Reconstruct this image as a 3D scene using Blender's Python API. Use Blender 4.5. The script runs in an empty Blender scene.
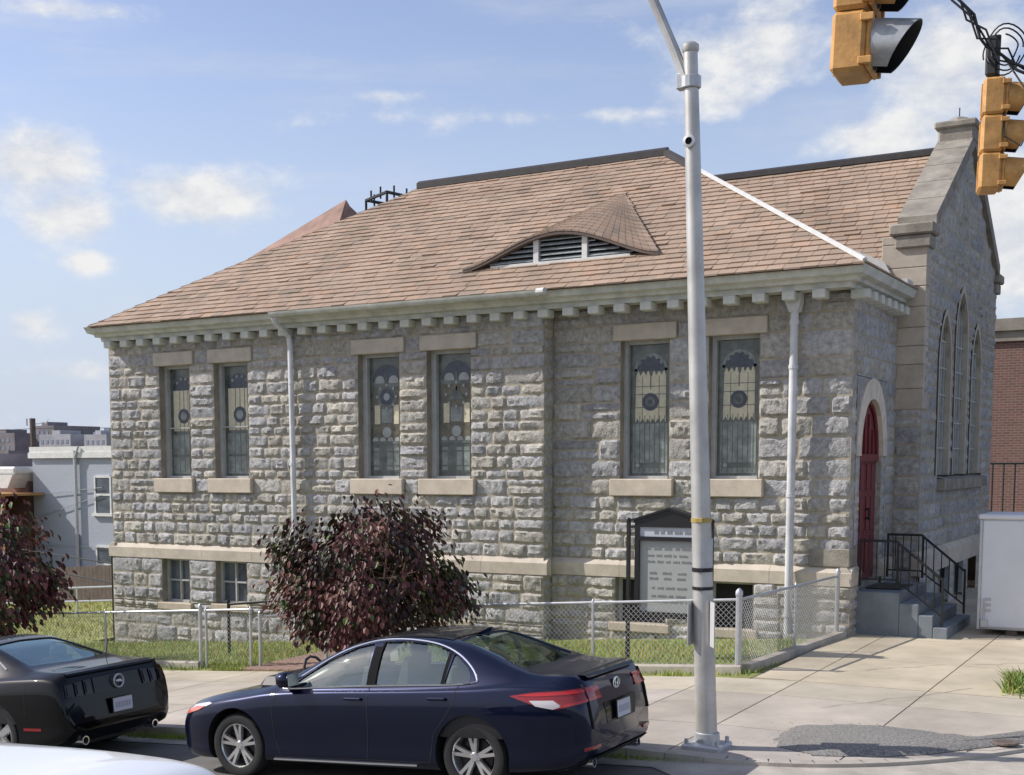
import bpy, bmesh, math, random
from mathutils import Vector, Matrix, noise
R = math.radians
rnd = random.Random(7)
scene = bpy.context.scene
col = scene.collection

# ------------------------------------------------------------------ materials
def mat(name, base, rough=.8, metal=0., var=0., scale=6., bump=0., bscale=40., tint=False, spec=.5, var2=None, coat=0., detail=6.):
    m = bpy.data.materials.new(name); m.use_nodes = True
    nt = m.node_tree; b = nt.nodes['Principled BSDF']
    b.inputs['Roughness'].default_value = rough; b.inputs['Metallic'].default_value = metal
    b.inputs['Specular IOR Level'].default_value = spec; b.inputs['Coat Weight'].default_value = coat
    b.inputs['Coat Roughness'].default_value = .03
    N = nt.nodes.new; L = nt.links.new
    tc = N('ShaderNodeTexCoord')
    rgb = N('ShaderNodeRGB'); rgb.outputs[0].default_value = (*base, 1)
    out = rgb.outputs[0]
    if var > 0 or var2:
        no = N('ShaderNodeTexNoise'); no.inputs['Scale'].default_value = scale; no.inputs['Detail'].default_value = detail
        no.inputs['Roughness'].default_value = .65
        L(tc.outputs['Object'], no.inputs['Vector'])
        mx = N('ShaderNodeMix'); mx.data_type = 'RGBA'
        mr = N('ShaderNodeMapRange'); mr.inputs[1].default_value = .3; mr.inputs[2].default_value = .7
        L(no.outputs[0], mr.inputs[0]); L(mr.outputs[0], mx.inputs[0])
        c2 = var2 if var2 else tuple(min(1, c*(1+var)) for c in base)
        c1 = base if var2 else tuple(c*(1-var) for c in base)
        mx.inputs[6].default_value = (*c1, 1); mx.inputs[7].default_value = (*c2, 1)
        out = mx.outputs[2]
    if tint:
        at = N('ShaderNodeAttribute'); at.attribute_name = 'tint'
        mm = N('ShaderNodeMix'); mm.data_type = 'RGBA'; mm.blend_type = 'MULTIPLY'; mm.inputs[0].default_value = 1
        L(out, mm.inputs[6]); L(at.outputs['Color'], mm.inputs[7]); out = mm.outputs[2]
    L(out, b.inputs['Base Color'])
    if bump > 0:
        n2 = N('ShaderNodeTexNoise'); n2.inputs['Scale'].default_value = bscale; n2.inputs['Detail'].default_value = 5
        L(tc.outputs['Object'], n2.inputs['Vector'])
        bp = N('ShaderNodeBump'); bp.inputs['Strength'].default_value = bump; bp.inputs['Distance'].default_value = .02
        L(n2.outputs[0], bp.inputs['Height']); L(bp.outputs[0], b.inputs['Normal'])
    return m

M = {}
def defmats():
    M['stone'] = mat('granite', (.372, .362, .343), .92, var=.38, scale=11, bump=.9, bscale=28, tint=True, detail=9)
    M['mortar'] = mat('mortar', (.37, .32, .235), .95, var=.2, scale=5, bump=.3)
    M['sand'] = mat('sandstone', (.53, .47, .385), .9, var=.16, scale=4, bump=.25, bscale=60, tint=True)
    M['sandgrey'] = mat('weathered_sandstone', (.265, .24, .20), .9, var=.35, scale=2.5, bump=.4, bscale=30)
    M['tile'] = mat('clay_tile', (.345, .252, .185), .88, var=.20, scale=.9, bump=.2, bscale=60, tint=True)
    M['tileback'] = mat('tile_underlay', (.26, .18, .14), .9)
    M['ridge'] = mat('ridge_cap', (.035, .03, .03), .6, var=.3)
    M['rust'] = mat('rusty_metal', (.25, .145, .105), .7, var=.4, scale=2)
    M['paint'] = mat('weathered_white_paint', (.66, .66, .60), .7, var2=(.40, .42, .37), scale=3.5, bump=.1)
    M['paint2'] = mat('clean_white_paint', (.66, .66, .63), .6, var=.12, scale=5)
    M['flash'] = mat('white_flashing', (.56, .56, .54), .5, var=.1)
    M['pipe'] = mat('pale_downpipe', (.57, .58, .59), .55, var=.22, scale=2.5)
    M['frame'] = mat('window_frame', (.42, .43, .42), .6, var=.15)
    M['louver'] = mat('louver_wood', (.32, .35, .35), .8, var=.3)
    M['dark'] = mat('dark_void', (.012, .012, .013), .8)
    M['glassdark'] = mat('leaded_glass', (.11, .125, .115), .18, var=.5, scale=5, spec=.6)
    M['glassteal'] = mat('teal_glass', (.205, .235, .22), .2, var=.5, scale=6, spec=.6)
    M['glasscream'] = mat('cream_glass', (.62, .57, .41), .3, var=.15, scale=12)
    M['glassblue'] = mat('blue_glass', (.05, .06, .085), .2, var=.4, scale=9)
    M['pane'] = mat('basement_pane', (.09, .11, .13), .12, var=.4, scale=2, spec=.7)
    M['doorred'] = mat('red_door_paint', (.14, .013, .02), .45, var=.25, scale=5)
    M['steppaint'] = mat('grey_step_paint', (.175, .20, .22), .7, var=.2, scale=3, bump=.15)
    M['iron'] = mat('black_iron', (.012, .012, .013), .5)
    M['galv'] = mat('galvanised_steel', (.50, .51, .52), .42, .55, var=.12, scale=8)
    M['wire'] = mat('chain_link_wire', (.55, .55, .54), .5, .3)
    M['pole'] = mat('aluminium_pole', (.50, .49, .46), .45, .55, var=.22, scale=2.2)
    M['concrete'] = mat('concrete_slab', (.46, .41, .325), .92, var=.22, scale=.9, bump=.12, bscale=70, tint=True)
    M['joint'] = mat('joint_dirt', (.29, .25, .195), .95)
    M['kerb'] = mat('kerb_concrete', (.40, .365, .31), .92, var=.25, scale=2.5, bump=.2)
    M['asphalt'] = mat('asphalt', (.085, .082, .078), .92, var=.3, scale=3, bump=.3, bscale=90)
    M['roadlight'] = mat('worn_road', (.135, .13, .12), .92, var=.22, scale=2, bump=.2, bscale=80)
    M['gravel'] = mat('asphalt_patch', (.235, .225, .205), .95, var=.55, scale=38, bump=.8, bscale=90, detail=3)
    M['soil'] = mat('soil', (.15, .13, .07), .95, var=.35, scale=3)
    M['lawn'] = mat('lawn_turf', (.22, .24, .07), .95, var=.3, scale=1.2)
    M['blade'] = mat('grass_blade', (.35, .38, .10), .8, tint=True)
    M['path'] = mat('brick_path', (.26, .17, .13), .9, var=.3, scale=12)
    M['leaf'] = mat('leaf', (1, 1, 1), .5, tint=True, spec=.3)
    M['bark'] = mat('bark', (.12, .09, .07), .9, var=.3)
    M['yellow'] = mat('signal_yellow', (.54, .285, .085), .55, var=.32, scale=7, bump=.1)
    M['visorgrey'] = mat('bare_metal_visor', (.42, .43, .43), .4, .4, var=.25, scale=14)
    M['black'] = mat('black_plastic', (.015, .015, .016), .5)
    M['cable'] = mat('cable', (.02, .02, .025), .6)
    M['whitepaper'] = mat('paper_sign', (.46, .455, .45), .6)
    M['board'] = mat('letter_board', (.34, .355, .34), .5, var=.06, scale=3)
    M['letter'] = mat('letters', (.20, .21, .20), .6)
    M['boardhead'] = mat('board_header', (.46, .50, .54), .5)
    M['container'] = mat('container_white', (.66, .68, .71), .5, var=.05, scale=2)
    def brickmat(name, c1, c2, mo, sx, sz):
        m = mat(name, c1, .9); nt = m.node_tree; b = nt.nodes['Principled BSDF']
        tcn = nt.nodes.new('ShaderNodeTexCoord'); spn = nt.nodes.new('ShaderNodeSeparateXYZ'); cbn = nt.nodes.new('ShaderNodeCombineXYZ'); ad = nt.nodes.new('ShaderNodeMath')
        br = nt.nodes.new('ShaderNodeTexBrick'); L = nt.links.new
        L(tcn.outputs['Object'], spn.inputs[0]); L(spn.outputs[0], ad.inputs[0]); L(spn.outputs[1], ad.inputs[1]); L(ad.outputs[0], cbn.inputs[0]); L(spn.outputs[2], cbn.inputs[1]); L(cbn.outputs[0], br.inputs['Vector'])
        br.inputs['Color1'].default_value = (*c1, 1); br.inputs['Color2'].default_value = (*c2, 1); br.inputs['Mortar'].default_value = (*mo, 1)
        br.inputs['Scale'].default_value = 1; br.inputs['Brick Width'].default_value = sx; br.inputs['Row Height'].default_value = sz; br.inputs['Mortar Size'].default_value = .008
        L(br.outputs[0], b.inputs['Base Color']); return m
    M['brick'] = brickmat('red_brick', (.20, .10, .08), (.15, .075, .06), (.24, .20, .17), .22, .075)
    M['greybrick'] = brickmat('painted_grey_brick', (.40, .43, .48), (.37, .40, .455), (.35, .38, .43), .24, .08)
    M['timber'] = mat('orange_timber', (.42, .22, .085), .8, var=.25, scale=5)
    M['fencewood'] = mat('dark_timber', (.13, .10, .085), .9, var=.3, scale=3)
    M['cityA'] = mat('city_hazed_brown', (.21, .19, .20), .9, var=.3, scale=.25)  # skyline colours lean to blue: distance haze put into the base colour
    M['cityB'] = mat('city_hazed_pale', (.36, .36, .38), .9, var=.2, scale=.3)
    M['cityC'] = mat('city_hazed_blue', (.20, .23, .28), .6, var=.3, scale=.3)
    M['lid'] = mat('rusty_lid', (.14, .11, .09), .8, var=.3, scale=20)
    M['paintblue'] = mat('dark_blue_car_paint', (.002, .0055, .027), .32, .6, coat=.7, spec=.25)
    M['paintblack'] = mat('black_car_paint', (.0012, .0013, .0022), .4, 0., coat=.6, spec=.1)
    M['paintwhite'] = mat('white_car_paint', (.80, .81, .82), .3, coat=1.)
    M['tyre'] = mat('tyre', (.018, .018, .018), .85)
    M['rim'] = mat('alloy_rim', (.62, .61, .59), .3, .8)
    M['rimdark'] = mat('rim_shadow', (.02, .02, .022), .5)
    M['chrome'] = mat('chrome', (.75, .76, .78), .12, .95)
    M['trimblack'] = mat('black_trim', (.012, .012, .013), .35)
    M['redlens'] = mat('red_lens', (.27, .010, .012), .15, coat=.7)
    M['smokelens'] = mat('smoked_lens', (.008, .003, .004), .15)
    M['clearlens'] = mat('clear_lens', (.62, .58, .58), .12, coat=1.)
    M['amberlens'] = mat('amber_lens', (.62, .16, .10), .15, coat=1.)
    M['plate'] = mat('licence_plate', (.55, .56, .60), .5)
    M['plateink'] = mat('plate_ink', (.12, .14, .22), .5)
    M['pillar'] = mat('matt_black_pillar', (.01, .01, .011), .85, spec=.1)
    M['brightred'] = mat('bright_red_lens', (.50, .02, .02), .2, coat=.5)
    M['plateblur'] = mat('plate_digits', (.36, .37, .42), .6)
    M['seat'] = mat('seat_cloth', (.16, .155, .145), .9)
    # thin tinted glass
    def glass(name, tr, rough=.02):
        g = bpy.data.materials.new(name); g.use_nodes = True; nt = g.node_tree
        nt.nodes.remove(nt.nodes['Principled BSDF'])
        t = nt.nodes.new('ShaderNodeBsdfTransparent'); t.inputs[0].default_value = (*tr, 1)
        gl = nt.nodes.new('ShaderNodeBsdfGlossy'); gl.inputs['Roughness'].default_value = rough
        lw = nt.nodes.new('ShaderNodeLayerWeight'); lw.inputs[0].default_value = .5
        pw = nt.nodes.new('ShaderNodeMath'); pw.operation = 'POWER'; pw.inputs[1].default_value = 4.; nt.links.new(lw.outputs['Facing'], pw.inputs[0])
        fr = nt.nodes.new('ShaderNodeMath'); fr.operation = 'MULTIPLY_ADD'; fr.inputs[1].default_value = .8; fr.inputs[2].default_value = .19; gl.inputs[0].default_value = (.82, 1, .96, 1); nt.links.new(pw.outputs[0], fr.inputs[0])
        mx = nt.nodes.new('ShaderNodeMixShader')
        nt.links.new(fr.outputs[0], mx.inputs[0]); nt.links.new(t.outputs[0], mx.inputs[1]); nt.links.new(gl.outputs[0], mx.inputs[2])
        nt.links.new(mx.outputs[0], nt.nodes['Material Output'].inputs[0])
        return g
    M['carglass'] = glass('tinted_car_glass', (.72, .80, .76))
    M['cardarkglass'] = glass('dark_car_glass', (.34, .39, .38))
defmats()

# ------------------------------------------------------------------ mesh builder
class MB:
    def __init__(s): s.v = []; s.f = []; s.m = []; s.t = []
    def add(s, vs, fs, m=0, t=(1, 1, 1)):
        o = len(s.v); s.v += [tuple(v) for v in vs]
        for f in fs: s.f.append(tuple(i+o for i in f)); s.m.append(m); s.t.append(t)
    def quad(s, a, b, c, d, m=0, t=(1, 1, 1)): s.add([a, b, c, d], [(0, 1, 2, 3)], m, t)
    def box(s, x0, x1, y0, y1, z0, z1, m=0, t=(1, 1, 1)):
        s.add([(x0, y0, z0), (x1, y0, z0), (x1, y1, z0), (x0, y1, z0), (x0, y0, z1), (x1, y0, z1), (x1, y1, z1), (x0, y1, z1)],
              [(0, 3, 2, 1), (4, 5, 6, 7), (0, 1, 5, 4), (1, 2, 6, 5), (2, 3, 7, 6), (3, 0, 4, 7)], m, t)
    def bbox(s, x0, x1, y0, y1, z0, z1, b=.02, m=0, t=(1, 1, 1)):
        # box with chamfered edges
        vs = []; idx = {}
        for ix, X in enumerate((x0, x1)):
            for iy, Y in enumerate((y0, y1)):
                for iz, Z in enumerate((z0, z1)):
                    sx, sy, sz = (1-2*ix)*b, (1-2*iy)*b, (1-2*iz)*b
                    for k, p in enumerate(((X, Y+sy, Z+sz), (X+sx, Y, Z+sz), (X+sx, Y+sy, Z))):
                        idx[(ix, iy, iz, k)] = len(vs); vs.append(p)
        fs = []
        for k in range(3):
            for e in (0, 1):
                o = [(0, 0), (0, 1), (1, 1), (1, 0)]
                def key(u, w):
                    c = [0, 0, 0]; c[k] = e; ax = [a for a in range(3) if a != k]; c[ax[0]] = u; c[ax[1]] = w
                    return idx[(*c, k)]
                fs.append(tuple(key(u, w) for u, w in o))
        for ax in range(3):
            a, c = [i for i in range(3) if i != ax]
            for u in (0, 1):
                for w in (0, 1):
                    def kk(e, k):
                        q = [0, 0, 0]; q[ax] = e; q[a] = u; q[c] = w; return idx[(*q, k)]
                    fs.append((kk(0, a), kk(1, a), kk(1, c), kk(0, c)))
        for ix in (0, 1):
            for iy in (0, 1):
                for iz in (0, 1): fs.append(tuple(idx[(ix, iy, iz, k)] for k in range(3)))
        s.add(vs, fs, m, t)
    def tube(s, pts, r, n=8, m=0, cap=True, r2=None, t=(1, 1, 1)):
        pts = [Vector(p) for p in pts]; k = len(pts); vs = []; fs = []
        up = None
        for i, p in enumerate(pts):
            d = (pts[min(i+1, k-1)] - pts[max(i-1, 0)]).normalized()
            if up is None:
                up = Vector((0, 0, 1)) if abs(d.z) < .9 else Vector((1, 0, 0))
            a = d.cross(up).normalized(); b = a.cross(d).normalized(); up = b
            rr = r if r2 is None else r + (r2-r)*i/(k-1)
            if isinstance(r, (list, tuple)): rr = r[i]
            for j in range(n):
                an = 2*math.pi*(j+.5)/n; vs.append(p + (a*math.cos(an) + b*math.sin(an))*rr)
        for i in range(k-1):
            for j in range(n):
                j2 = (j+1) % n; fs.append((i*n+j, i*n+j2, (i+1)*n+j2, (i+1)*n+j))
        if cap:
            fs.append(tuple(range(n))[::-1]); fs.append(tuple((k-1)*n+j for j in range(n)))
        s.add(vs, fs, m, t)
    def prism(s, poly, off, m=0, t=(1, 1, 1)):
        # poly: 3d points (planar), extruded by vector off
        n = len(poly); a = [Vector(p) for p in poly]; b = [p + Vector(off) for p in a]
        s.add(a+b, [tuple(range(n))[::-1], tuple(range(n, 2*n))] + [(i, (i+1) % n, n+(i+1) % n, n+i) for i in range(n)], m, t)
    def lathe(s, prof, n=24, m=0, axis='z', c=(0, 0, 0), t=(1, 1, 1)):
        vs = []; fs = []; k = len(prof)
        for i in range(n):
            a = 2*math.pi*i/n; ca, sa = math.cos(a), math.sin(a)
            for r, h in prof:
                p = (r*ca, r*sa, h) if axis == 'z' else ((h, r*ca, r*sa) if axis == 'x' else (r*ca, h, r*sa))
                vs.append((p[0]+c[0], p[1]+c[1], p[2]+c[2]))
        for i in range(n):
            i2 = (i+1) % n
            for j in range(k-1): fs.append((i*k+j, i2*k+j, i2*k+j+1, i*k+j+1))
        s.add(vs, fs, m, t)
    def build(s, name, mats, parent=None, smooth=False, sharp=None, fixn=True, world=True):
        me = bpy.data.meshes.new(name); me.from_pydata(s.v, [], s.f)
        if not isinstance(mats, (list, tuple)): mats = [mats]
        for m_ in mats: me.materials.append(m_)
        me.polygons.foreach_set('material_index', s.m)
        ca = me.color_attributes.new('tint', 'FLOAT_COLOR', 'CORNER')
        cols = []
        for p, t in zip(me.polygons, s.t): cols += [t[0], t[1], t[2], 1.]*p.loop_total
        ca.data.foreach_set('color', cols)
        if fixn:
            bm = bmesh.new(); bm.from_mesh(me); bmesh.ops.recalc_face_normals(bm, faces=bm.faces); bm.to_mesh(me); bm.free()
        if smooth: setsmooth(me, sharp or 35)
        o = bpy.data.objects.new(name, me); col.objects.link(o)
        if parent is not None:
            o.parent = parent
            if world and parent.type == 'EMPTY': o.location = -parent.location
        return o

def setsmooth(me, ang=35):
    bm = bmesh.new(); bm.from_mesh(me)
    for f in bm.faces: f.smooth = True
    for e in bm.edges:
        if len(e.link_faces) == 2: e.smooth = e.calc_face_angle(0) < R(ang)
    bm.to_mesh(me); bm.free()

def thing(name, label, cat, loc=(0, 0, 0), group=None, kind=None):
    o = bpy.data.objects.new(name, None); col.objects.link(o); o.location = loc; o.empty_display_size = .2
    tag(o, label, cat, group, kind); return o
def tag(o, label=None, cat=None, group=None, kind=None):
    if label: o['label'] = label
    if cat: o['category'] = cat
    if group: o['group'] = group
    if kind: o['kind'] = kind
    return o

# ------------------------------------------------------------------ ground model
def G(x, y):            # level of pavement and yard: the street runs downhill to the left
    xx = max(x, -60)
    z = .195 + .07*min(0., xx+5.2) + .004*(min(max(y, 8), 30)-20)
    if x < -60: z -= .02*(-60-max(x, -200))
    return z
KY = 11.95
def kerb_y(x):          # kerb line: straight, then curving away round the corner
    if x < -4.2: return KY
    if x > -.32: return 22.
    a = (x+4.2)/3.9
    return KY + 7.8*(1-math.sqrt(max(0, 1-a*a)))
def Rz(x, y):           # the kerb drops towards the crossing ramp
    t = min(1., max(0., (x+6.)/2.4)); d = .14 - .095*t*t*(3-2*t)
    return G(x, 12. if y < 12.5 else y) - d
# ------------------------------------------------------------------ terrain, road, pavement
mb = MB()
xs = [-1500, -800, -400, -200, -120, -90, -70, -60, -50, -40, -30, -20, -12, -5.2, 0, 10, 30, 80, 300, 1500]
ys = [-400, -100, -40, -10, 0, 8, 12, 20, 30, 50, 100, 200, 400, 900, 2500]
def T(x, y): return G(x, y) - .6 - (.02*min(max(y-60, 0), 250) if y > 60 else 0)
for i in range(len(xs)-1):
    for j in range(len(ys)-1):
        q = [(xs[i], ys[j]), (xs[i+1], ys[j]), (xs[i+1], ys[j+1]), (xs[i], ys[j+1])]
        mb.add([(a, b, T(a, b)) for a, b in q], [(0, 1, 2, 3)])
tag(mb.build('ground', M['soil']), kind='structure')

mb = MB()
nx = 110
X = [-75 + i*.75 for i in range(91)] + [-7.0 + .2*i for i in range(40)] + [1.5 + 1.5*i for i in range(27)]
for i in range(len(X)-1):
    a, b = X[i], X[i+1]
    ya, yb = kerb_y(a)+.25, kerb_y(b)+.25
    if a > -.5: ya = yb = 40
    rows = [-14, -8, 0, 6, 9.5, None]
    for k in range(len(rows)-1):
        y0 = rows[k]; 
        y1a = ya if rows[k+1] is None else rows[k+1]; y1b = yb if rows[k+1] is None else rows[k+1]
        mb.add([(a, y0, Rz(a, 10)), (b, y0, Rz(b, 10)), (b, y1b, Rz(b, 10)), (a, y1a, Rz(a, 10))], [(0, 1, 2, 3)])
tag(mb.build('road', M['roadlight']), kind='structure')

# concrete gutter pan along the kerb
mb = MB()
X2 = [x_ for x_ in X if x_ < -4.25] + [-4.2 + .2*i for i in range(20)]
row = []
for i, a in enumerate(X2):
    y_ = kerb_y(a)
    if y_ > 20: break
    e_ = .05; d = Vector((2*e_, kerb_y(a+e_)-kerb_y(a-e_), 0)).normalized(); n = Vector((d.y, -d.x, 0))
    wd = .32 + 1.5*min(1., max(0., (a+4.6)/1.6))
    o_ = Vector((a, y_, 0)) + n*wd
    row.append(((a, y_+.02, Rz(a, 10)+.014), (o_.x, o_.y, Rz(o_.x, 10)+.008)))
mb.add([p_ for r_ in row for p_ in r_], [(2*k, 2*k+1, 2*k+3, 2*k+2) for k in range(len(row)-1)])
tag(mb.build('gutter_pan', M['kerb']), kind='structure')
# pavement: slabs with open joints over a dirt bed
mb = MB(); bed = MB(); sr = random.Random(3)
def slab(poly, tint):
    top = [(x, y, G(x, y)) for x, y in poly]; n = len(top)
    mb.add(top + [(x, y, z-.1) for x, y, z in top], [tuple(range(n))] + [(i, (i+1) % n, n+(i+1) % n, n+i) for i in range(n)], 0, tint)
x = -60.
edges = []
while x < -4.6:
    edges.append(x); x += 1.55
edges += [-4.62, -3.05, -1.5, .0]
rowsY = [KY+.16, 13.55, 15.6, 16.72]
for i in range(len(edges)-1):
    for j in range(3):
        a, b = edges[i]+.009, edges[i+1]-.009
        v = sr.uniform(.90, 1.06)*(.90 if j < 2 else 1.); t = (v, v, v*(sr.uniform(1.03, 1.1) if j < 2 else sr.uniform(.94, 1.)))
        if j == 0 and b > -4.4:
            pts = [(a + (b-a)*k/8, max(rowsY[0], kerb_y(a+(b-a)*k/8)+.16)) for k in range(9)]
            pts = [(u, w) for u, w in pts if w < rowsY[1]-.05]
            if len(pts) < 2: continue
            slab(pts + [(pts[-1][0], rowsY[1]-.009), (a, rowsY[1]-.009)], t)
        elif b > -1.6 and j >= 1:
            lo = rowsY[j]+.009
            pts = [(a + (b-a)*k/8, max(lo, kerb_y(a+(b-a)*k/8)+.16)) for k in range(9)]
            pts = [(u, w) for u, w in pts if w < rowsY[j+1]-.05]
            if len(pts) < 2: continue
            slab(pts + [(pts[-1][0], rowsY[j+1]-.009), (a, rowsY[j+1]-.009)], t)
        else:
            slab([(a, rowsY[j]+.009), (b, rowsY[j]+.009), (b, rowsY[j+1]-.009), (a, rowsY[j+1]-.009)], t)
# forecourt in front of the steps
ex = [-5.2, -4.62, -3.05, -1.5, .0]
ey = [16.73, 19.0, 21.3, 23.6, 26, 29, 33]
for i in range(len(ex)-1):
    for j in range(len(ey)-1):
        v = sr.uniform(.92, 1.06)
        slab([(ex[i]+.009, ey[j]+.009), (ex[i+1]-.009, ey[j]+.009), (ex[i+1]-.009, ey[j+1]-.009), (ex[i]+.009, ey[j+1]-.009)], (v*1.06, v*1.03, v*.95))
for i in range(len(edges)-1):
    a, b = edges[i], edges[i+1]
    top = 33. if a > -4.7 else 16.85
    bed.quad((a, kerb_y(a)+.15, G(a, 12)-.03), (b, min(kerb_y(b)+.15, top), G(b, 12)-.03), (b, top, G(b, top)-.03), (a, top, G(a, top)-.03))
bed.quad((-5.4, 16.85, G(-5.4, 16.8)-.03), (-4.6, 16.85, G(-4.6, 16.8)-.03), (-4.6, 33, G(-4.6, 33)-.03), (-5.1, 33, G(-5.1, 33)-.03))
for pts in (((-3.9, 15.0), (-2.6, 17.2)), ((-9.5, 13.0), (-8.6, 14.9)), ((-2.9, 19.2), (-1.2, 20.6)), ((-13.2, 13.9), (-12.1, 15.4)), ((-6.9, 14.2), (-5.3, 14.9)), ((-4.4, 17.6), (-3.3, 18.9))):
    a, b = Vector(pts[0]), Vector(pts[1]); last = a; n_ = (b-a).normalized(); n_ = Vector((-n_.y, n_.x))
    for k in range(1, 15):
        q = a.lerp(b, k/14) + n_*sr.gauss(0, .035); w_ = n_*sr.uniform(.003, .007)
        mb.add([(p_.x, p_.y, G(p_.x, p_.y)+.004) for p_ in (last-w_, last+w_, q+w_, q-w_)], [(0, 1, 2, 3)], 1); last = q
for f in bed.f: mb.add([bed.v[i] for i in f], [tuple(range(len(f)))], 1)
tag(mb.build('pavement', [M['concrete'], M['joint']]), kind='structure')

# kerb
mb = MB()
kx = [-60 + 1.0*i for i in range(56)] + [-4.6] + [-4.2 + .2*i for i in range(20)]
for i in range(len(kx)-1):
    a, b = kx[i], kx[i+1]
    if kerb_y(b) > 21: break
    pa, pb = Vector((a, kerb_y(a), 0)), Vector((b, kerb_y(b), 0))
    d = (pb-pa).normalized(); n = Vector((-d.y, d.x, 0))*.16
    g = .004 if a < -4.3 else 0
    za, zb = G(a, 12)+.003, G(b, 12)+.003
    A = [pa+d*g, pb-d*g]
    prof = [(0, -.3), (0, -.03), (.025, 0), (1, 0), (1, -.3)]
    vs = []
    for P, z in ((A[0], za), (A[1], zb)):
        for u, w in prof: q = P+n*u; vs.append((q.x, q.y, z+w))
    k = len(prof)
    mb.add(vs, [(j, j+1, k+j+1, k+j) for j in range(k-1)] + [tuple(range(k)), tuple(range(k, 2*k))])
tag(mb.build('kerb', M['kerb']), kind='structure')

# asphalt patch in the pavement and its water cover
pr = random.Random(5); pts = []
outline = [(-3.75, 12.75), (-3.9, 13.3), (-3.78, 14.0), (-3.2, 14.25), (-2.6, 14.2), (-2.1, 14.15), (-1.7, 14.2), (-1.4, 14.35), (-1.1, 14.7), (-.9, 15.1), (-1.0, 14.6), (-1.5, 13.7), (-2.1, 13.15), (-2.7, 12.75), (-3.3, 12.55)]
fine = []
outline = [(x, max(y, kerb_y(x)+.28)) for x, y in outline]
for i in range(len(outline)):
    a, b = Vector(outline[i]), Vector(outline[(i+1) % len(outline)])
    for k in range(5):
        q = a.lerp(b, k/5); fine.append((q.x+pr.uniform(-.04, .04), q.y+pr.uniform(-.03, .03)))
mb = MB(); c = (-2.4, 13.5)
top = [(x, y, G(x, y)+.006) for x, y in fine]
inn = [((x*.85+c[0]*.15), (y*.85+c[1]*.15)) for x, y in fine]; inn = [(x, y, G(x, y)+.03+.012*pr.random()) for x, y in inn]
n = len(top)
mb.add(top+inn+[(c[0], c[1], G(*c)+.05)], [(i, (i+1) % n, n+(i+1) % n, n+i) for i in range(n)] + [(n+i, n+(i+1) % n, 2*n) for i in range(n)])
for k in range(260):
    q = pr.choice(fine); x_, y_ = q[0]+pr.gauss(0, .13), q[1]+pr.gauss(0, .09)
    if y_ < kerb_y(x_)+.2: continue
    s_ = pr.uniform(.004, .011); z_ = G(x_, y_)
    mb.add([(x_-s_, y_-s_, z_), (x_+s_, y_-s_*.6, z_), (x_+s_*.7, y_+s_, z_), (x_-s_*.8, y_+s_*.8, z_), (x_, y_, z_+s_)], [(0, 1, 4), (1, 2, 4), (2, 3, 4), (3, 0, 4)])
tag(mb.build('asphalt_patch', M['gravel'], smooth=True, sharp=80), kind='structure')
mb = MB(); mb.lathe([(0, .02), (.11, .02), (.122, .018), (.125, .0)], 20, c=(-1.8, 13.95, G(-1.8, 13.95)+.02))
for k in range(4): mb.box(-1.87, -1.73, 13.88+k*.045, 13.895+k*.045, G(-1.8, 13.9)+.04, G(-1.8, 13.9)+.044)
tag(mb.build('water_cover', M['lid']), 'round rusty brown water cover set in the dark asphalt patch', 'cover')

# yard
mb = MB()
yx = [-60, -50, -40, -34, -30, -26, -22, -18, -14, -10, -7, -5.3]
yy = [16.8, 18, 19.5, 21.2, 24, 30, 36]
for i in range(len(yx)-1):
    for j in range(len(yy)-1):
        if yx[i] >= -22 and yy[j] >= 21.2: continue
        q = [(yx[i], yy[j]), (yx[i+1], yy[j]), (yx[i+1], yy[j+1]), (yx[i], yy[j+1])]
        mb.add([(a, b, G(a, b)-.03) for a, b in q], [(0, 1, 2, 3)])
tag(mb.build('lawn', M['lawn']), kind='structure')
gr = random.Random(11); mb = MB()
def blade(x, y, h, w, tint):
    z = G(x, y)-.035; a = gr.uniform(0, 6.28); dx, dy = math.cos(a)*w, math.sin(a)*w
    lx, ly = gr.gauss(0, .35)*h, gr.gauss(0, .35)*h
    mb.add([(x-dx, y-dy, z), (x+dx, y+dy, z), (x+lx, y+ly, z+h)], [(0, 1, 2)], 0, tint)
for i in range(46000):
    x = gr.uniform(-24, -5.35); y = gr.uniform(16.98, 20.9)
    if -14.2 < x < -12.6 and y < 20: continue
    nv = noise.noise((x*.7, y*.7, 0))
    if gr.random() < .25 and nv < -.1: continue
    dry = gr.random() < .28 + .5*max(0, nv)
    t = (gr.uniform(1.1, 1.5), gr.uniform(.95, 1.15), 1.1) if dry else (gr.uniform(.55, .95), gr.uniform(.8, 1.1), gr.uniform(.6, 1))
    blade(x, y, gr.uniform(.04, .11), .007, t)
for i in range(16000):
    x = gr.uniform(-40, -20.8); y = gr.uniform(17, 34)
    if x > -24 and y < 21: continue
    blade(x, y, gr.uniform(.06, .13), .014, (gr.uniform(.8, 1.5), gr.uniform(.85, 1.1), .9))
# tufts along the kerb and the fence base
for i in range(3500):
    x = gr.uniform(-16, -5.3); y = 16.86 + gr.gauss(0, .03)
    if noise.noise((x*1.3, 3, 0)) < .05: continue
    blade(x, y, gr.uniform(.04, .14), .006, (gr.uniform(.6, 1.2), .95, .8))
tag(mb.build('grass', M['blade'], fixn=False), kind='stuff')
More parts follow.
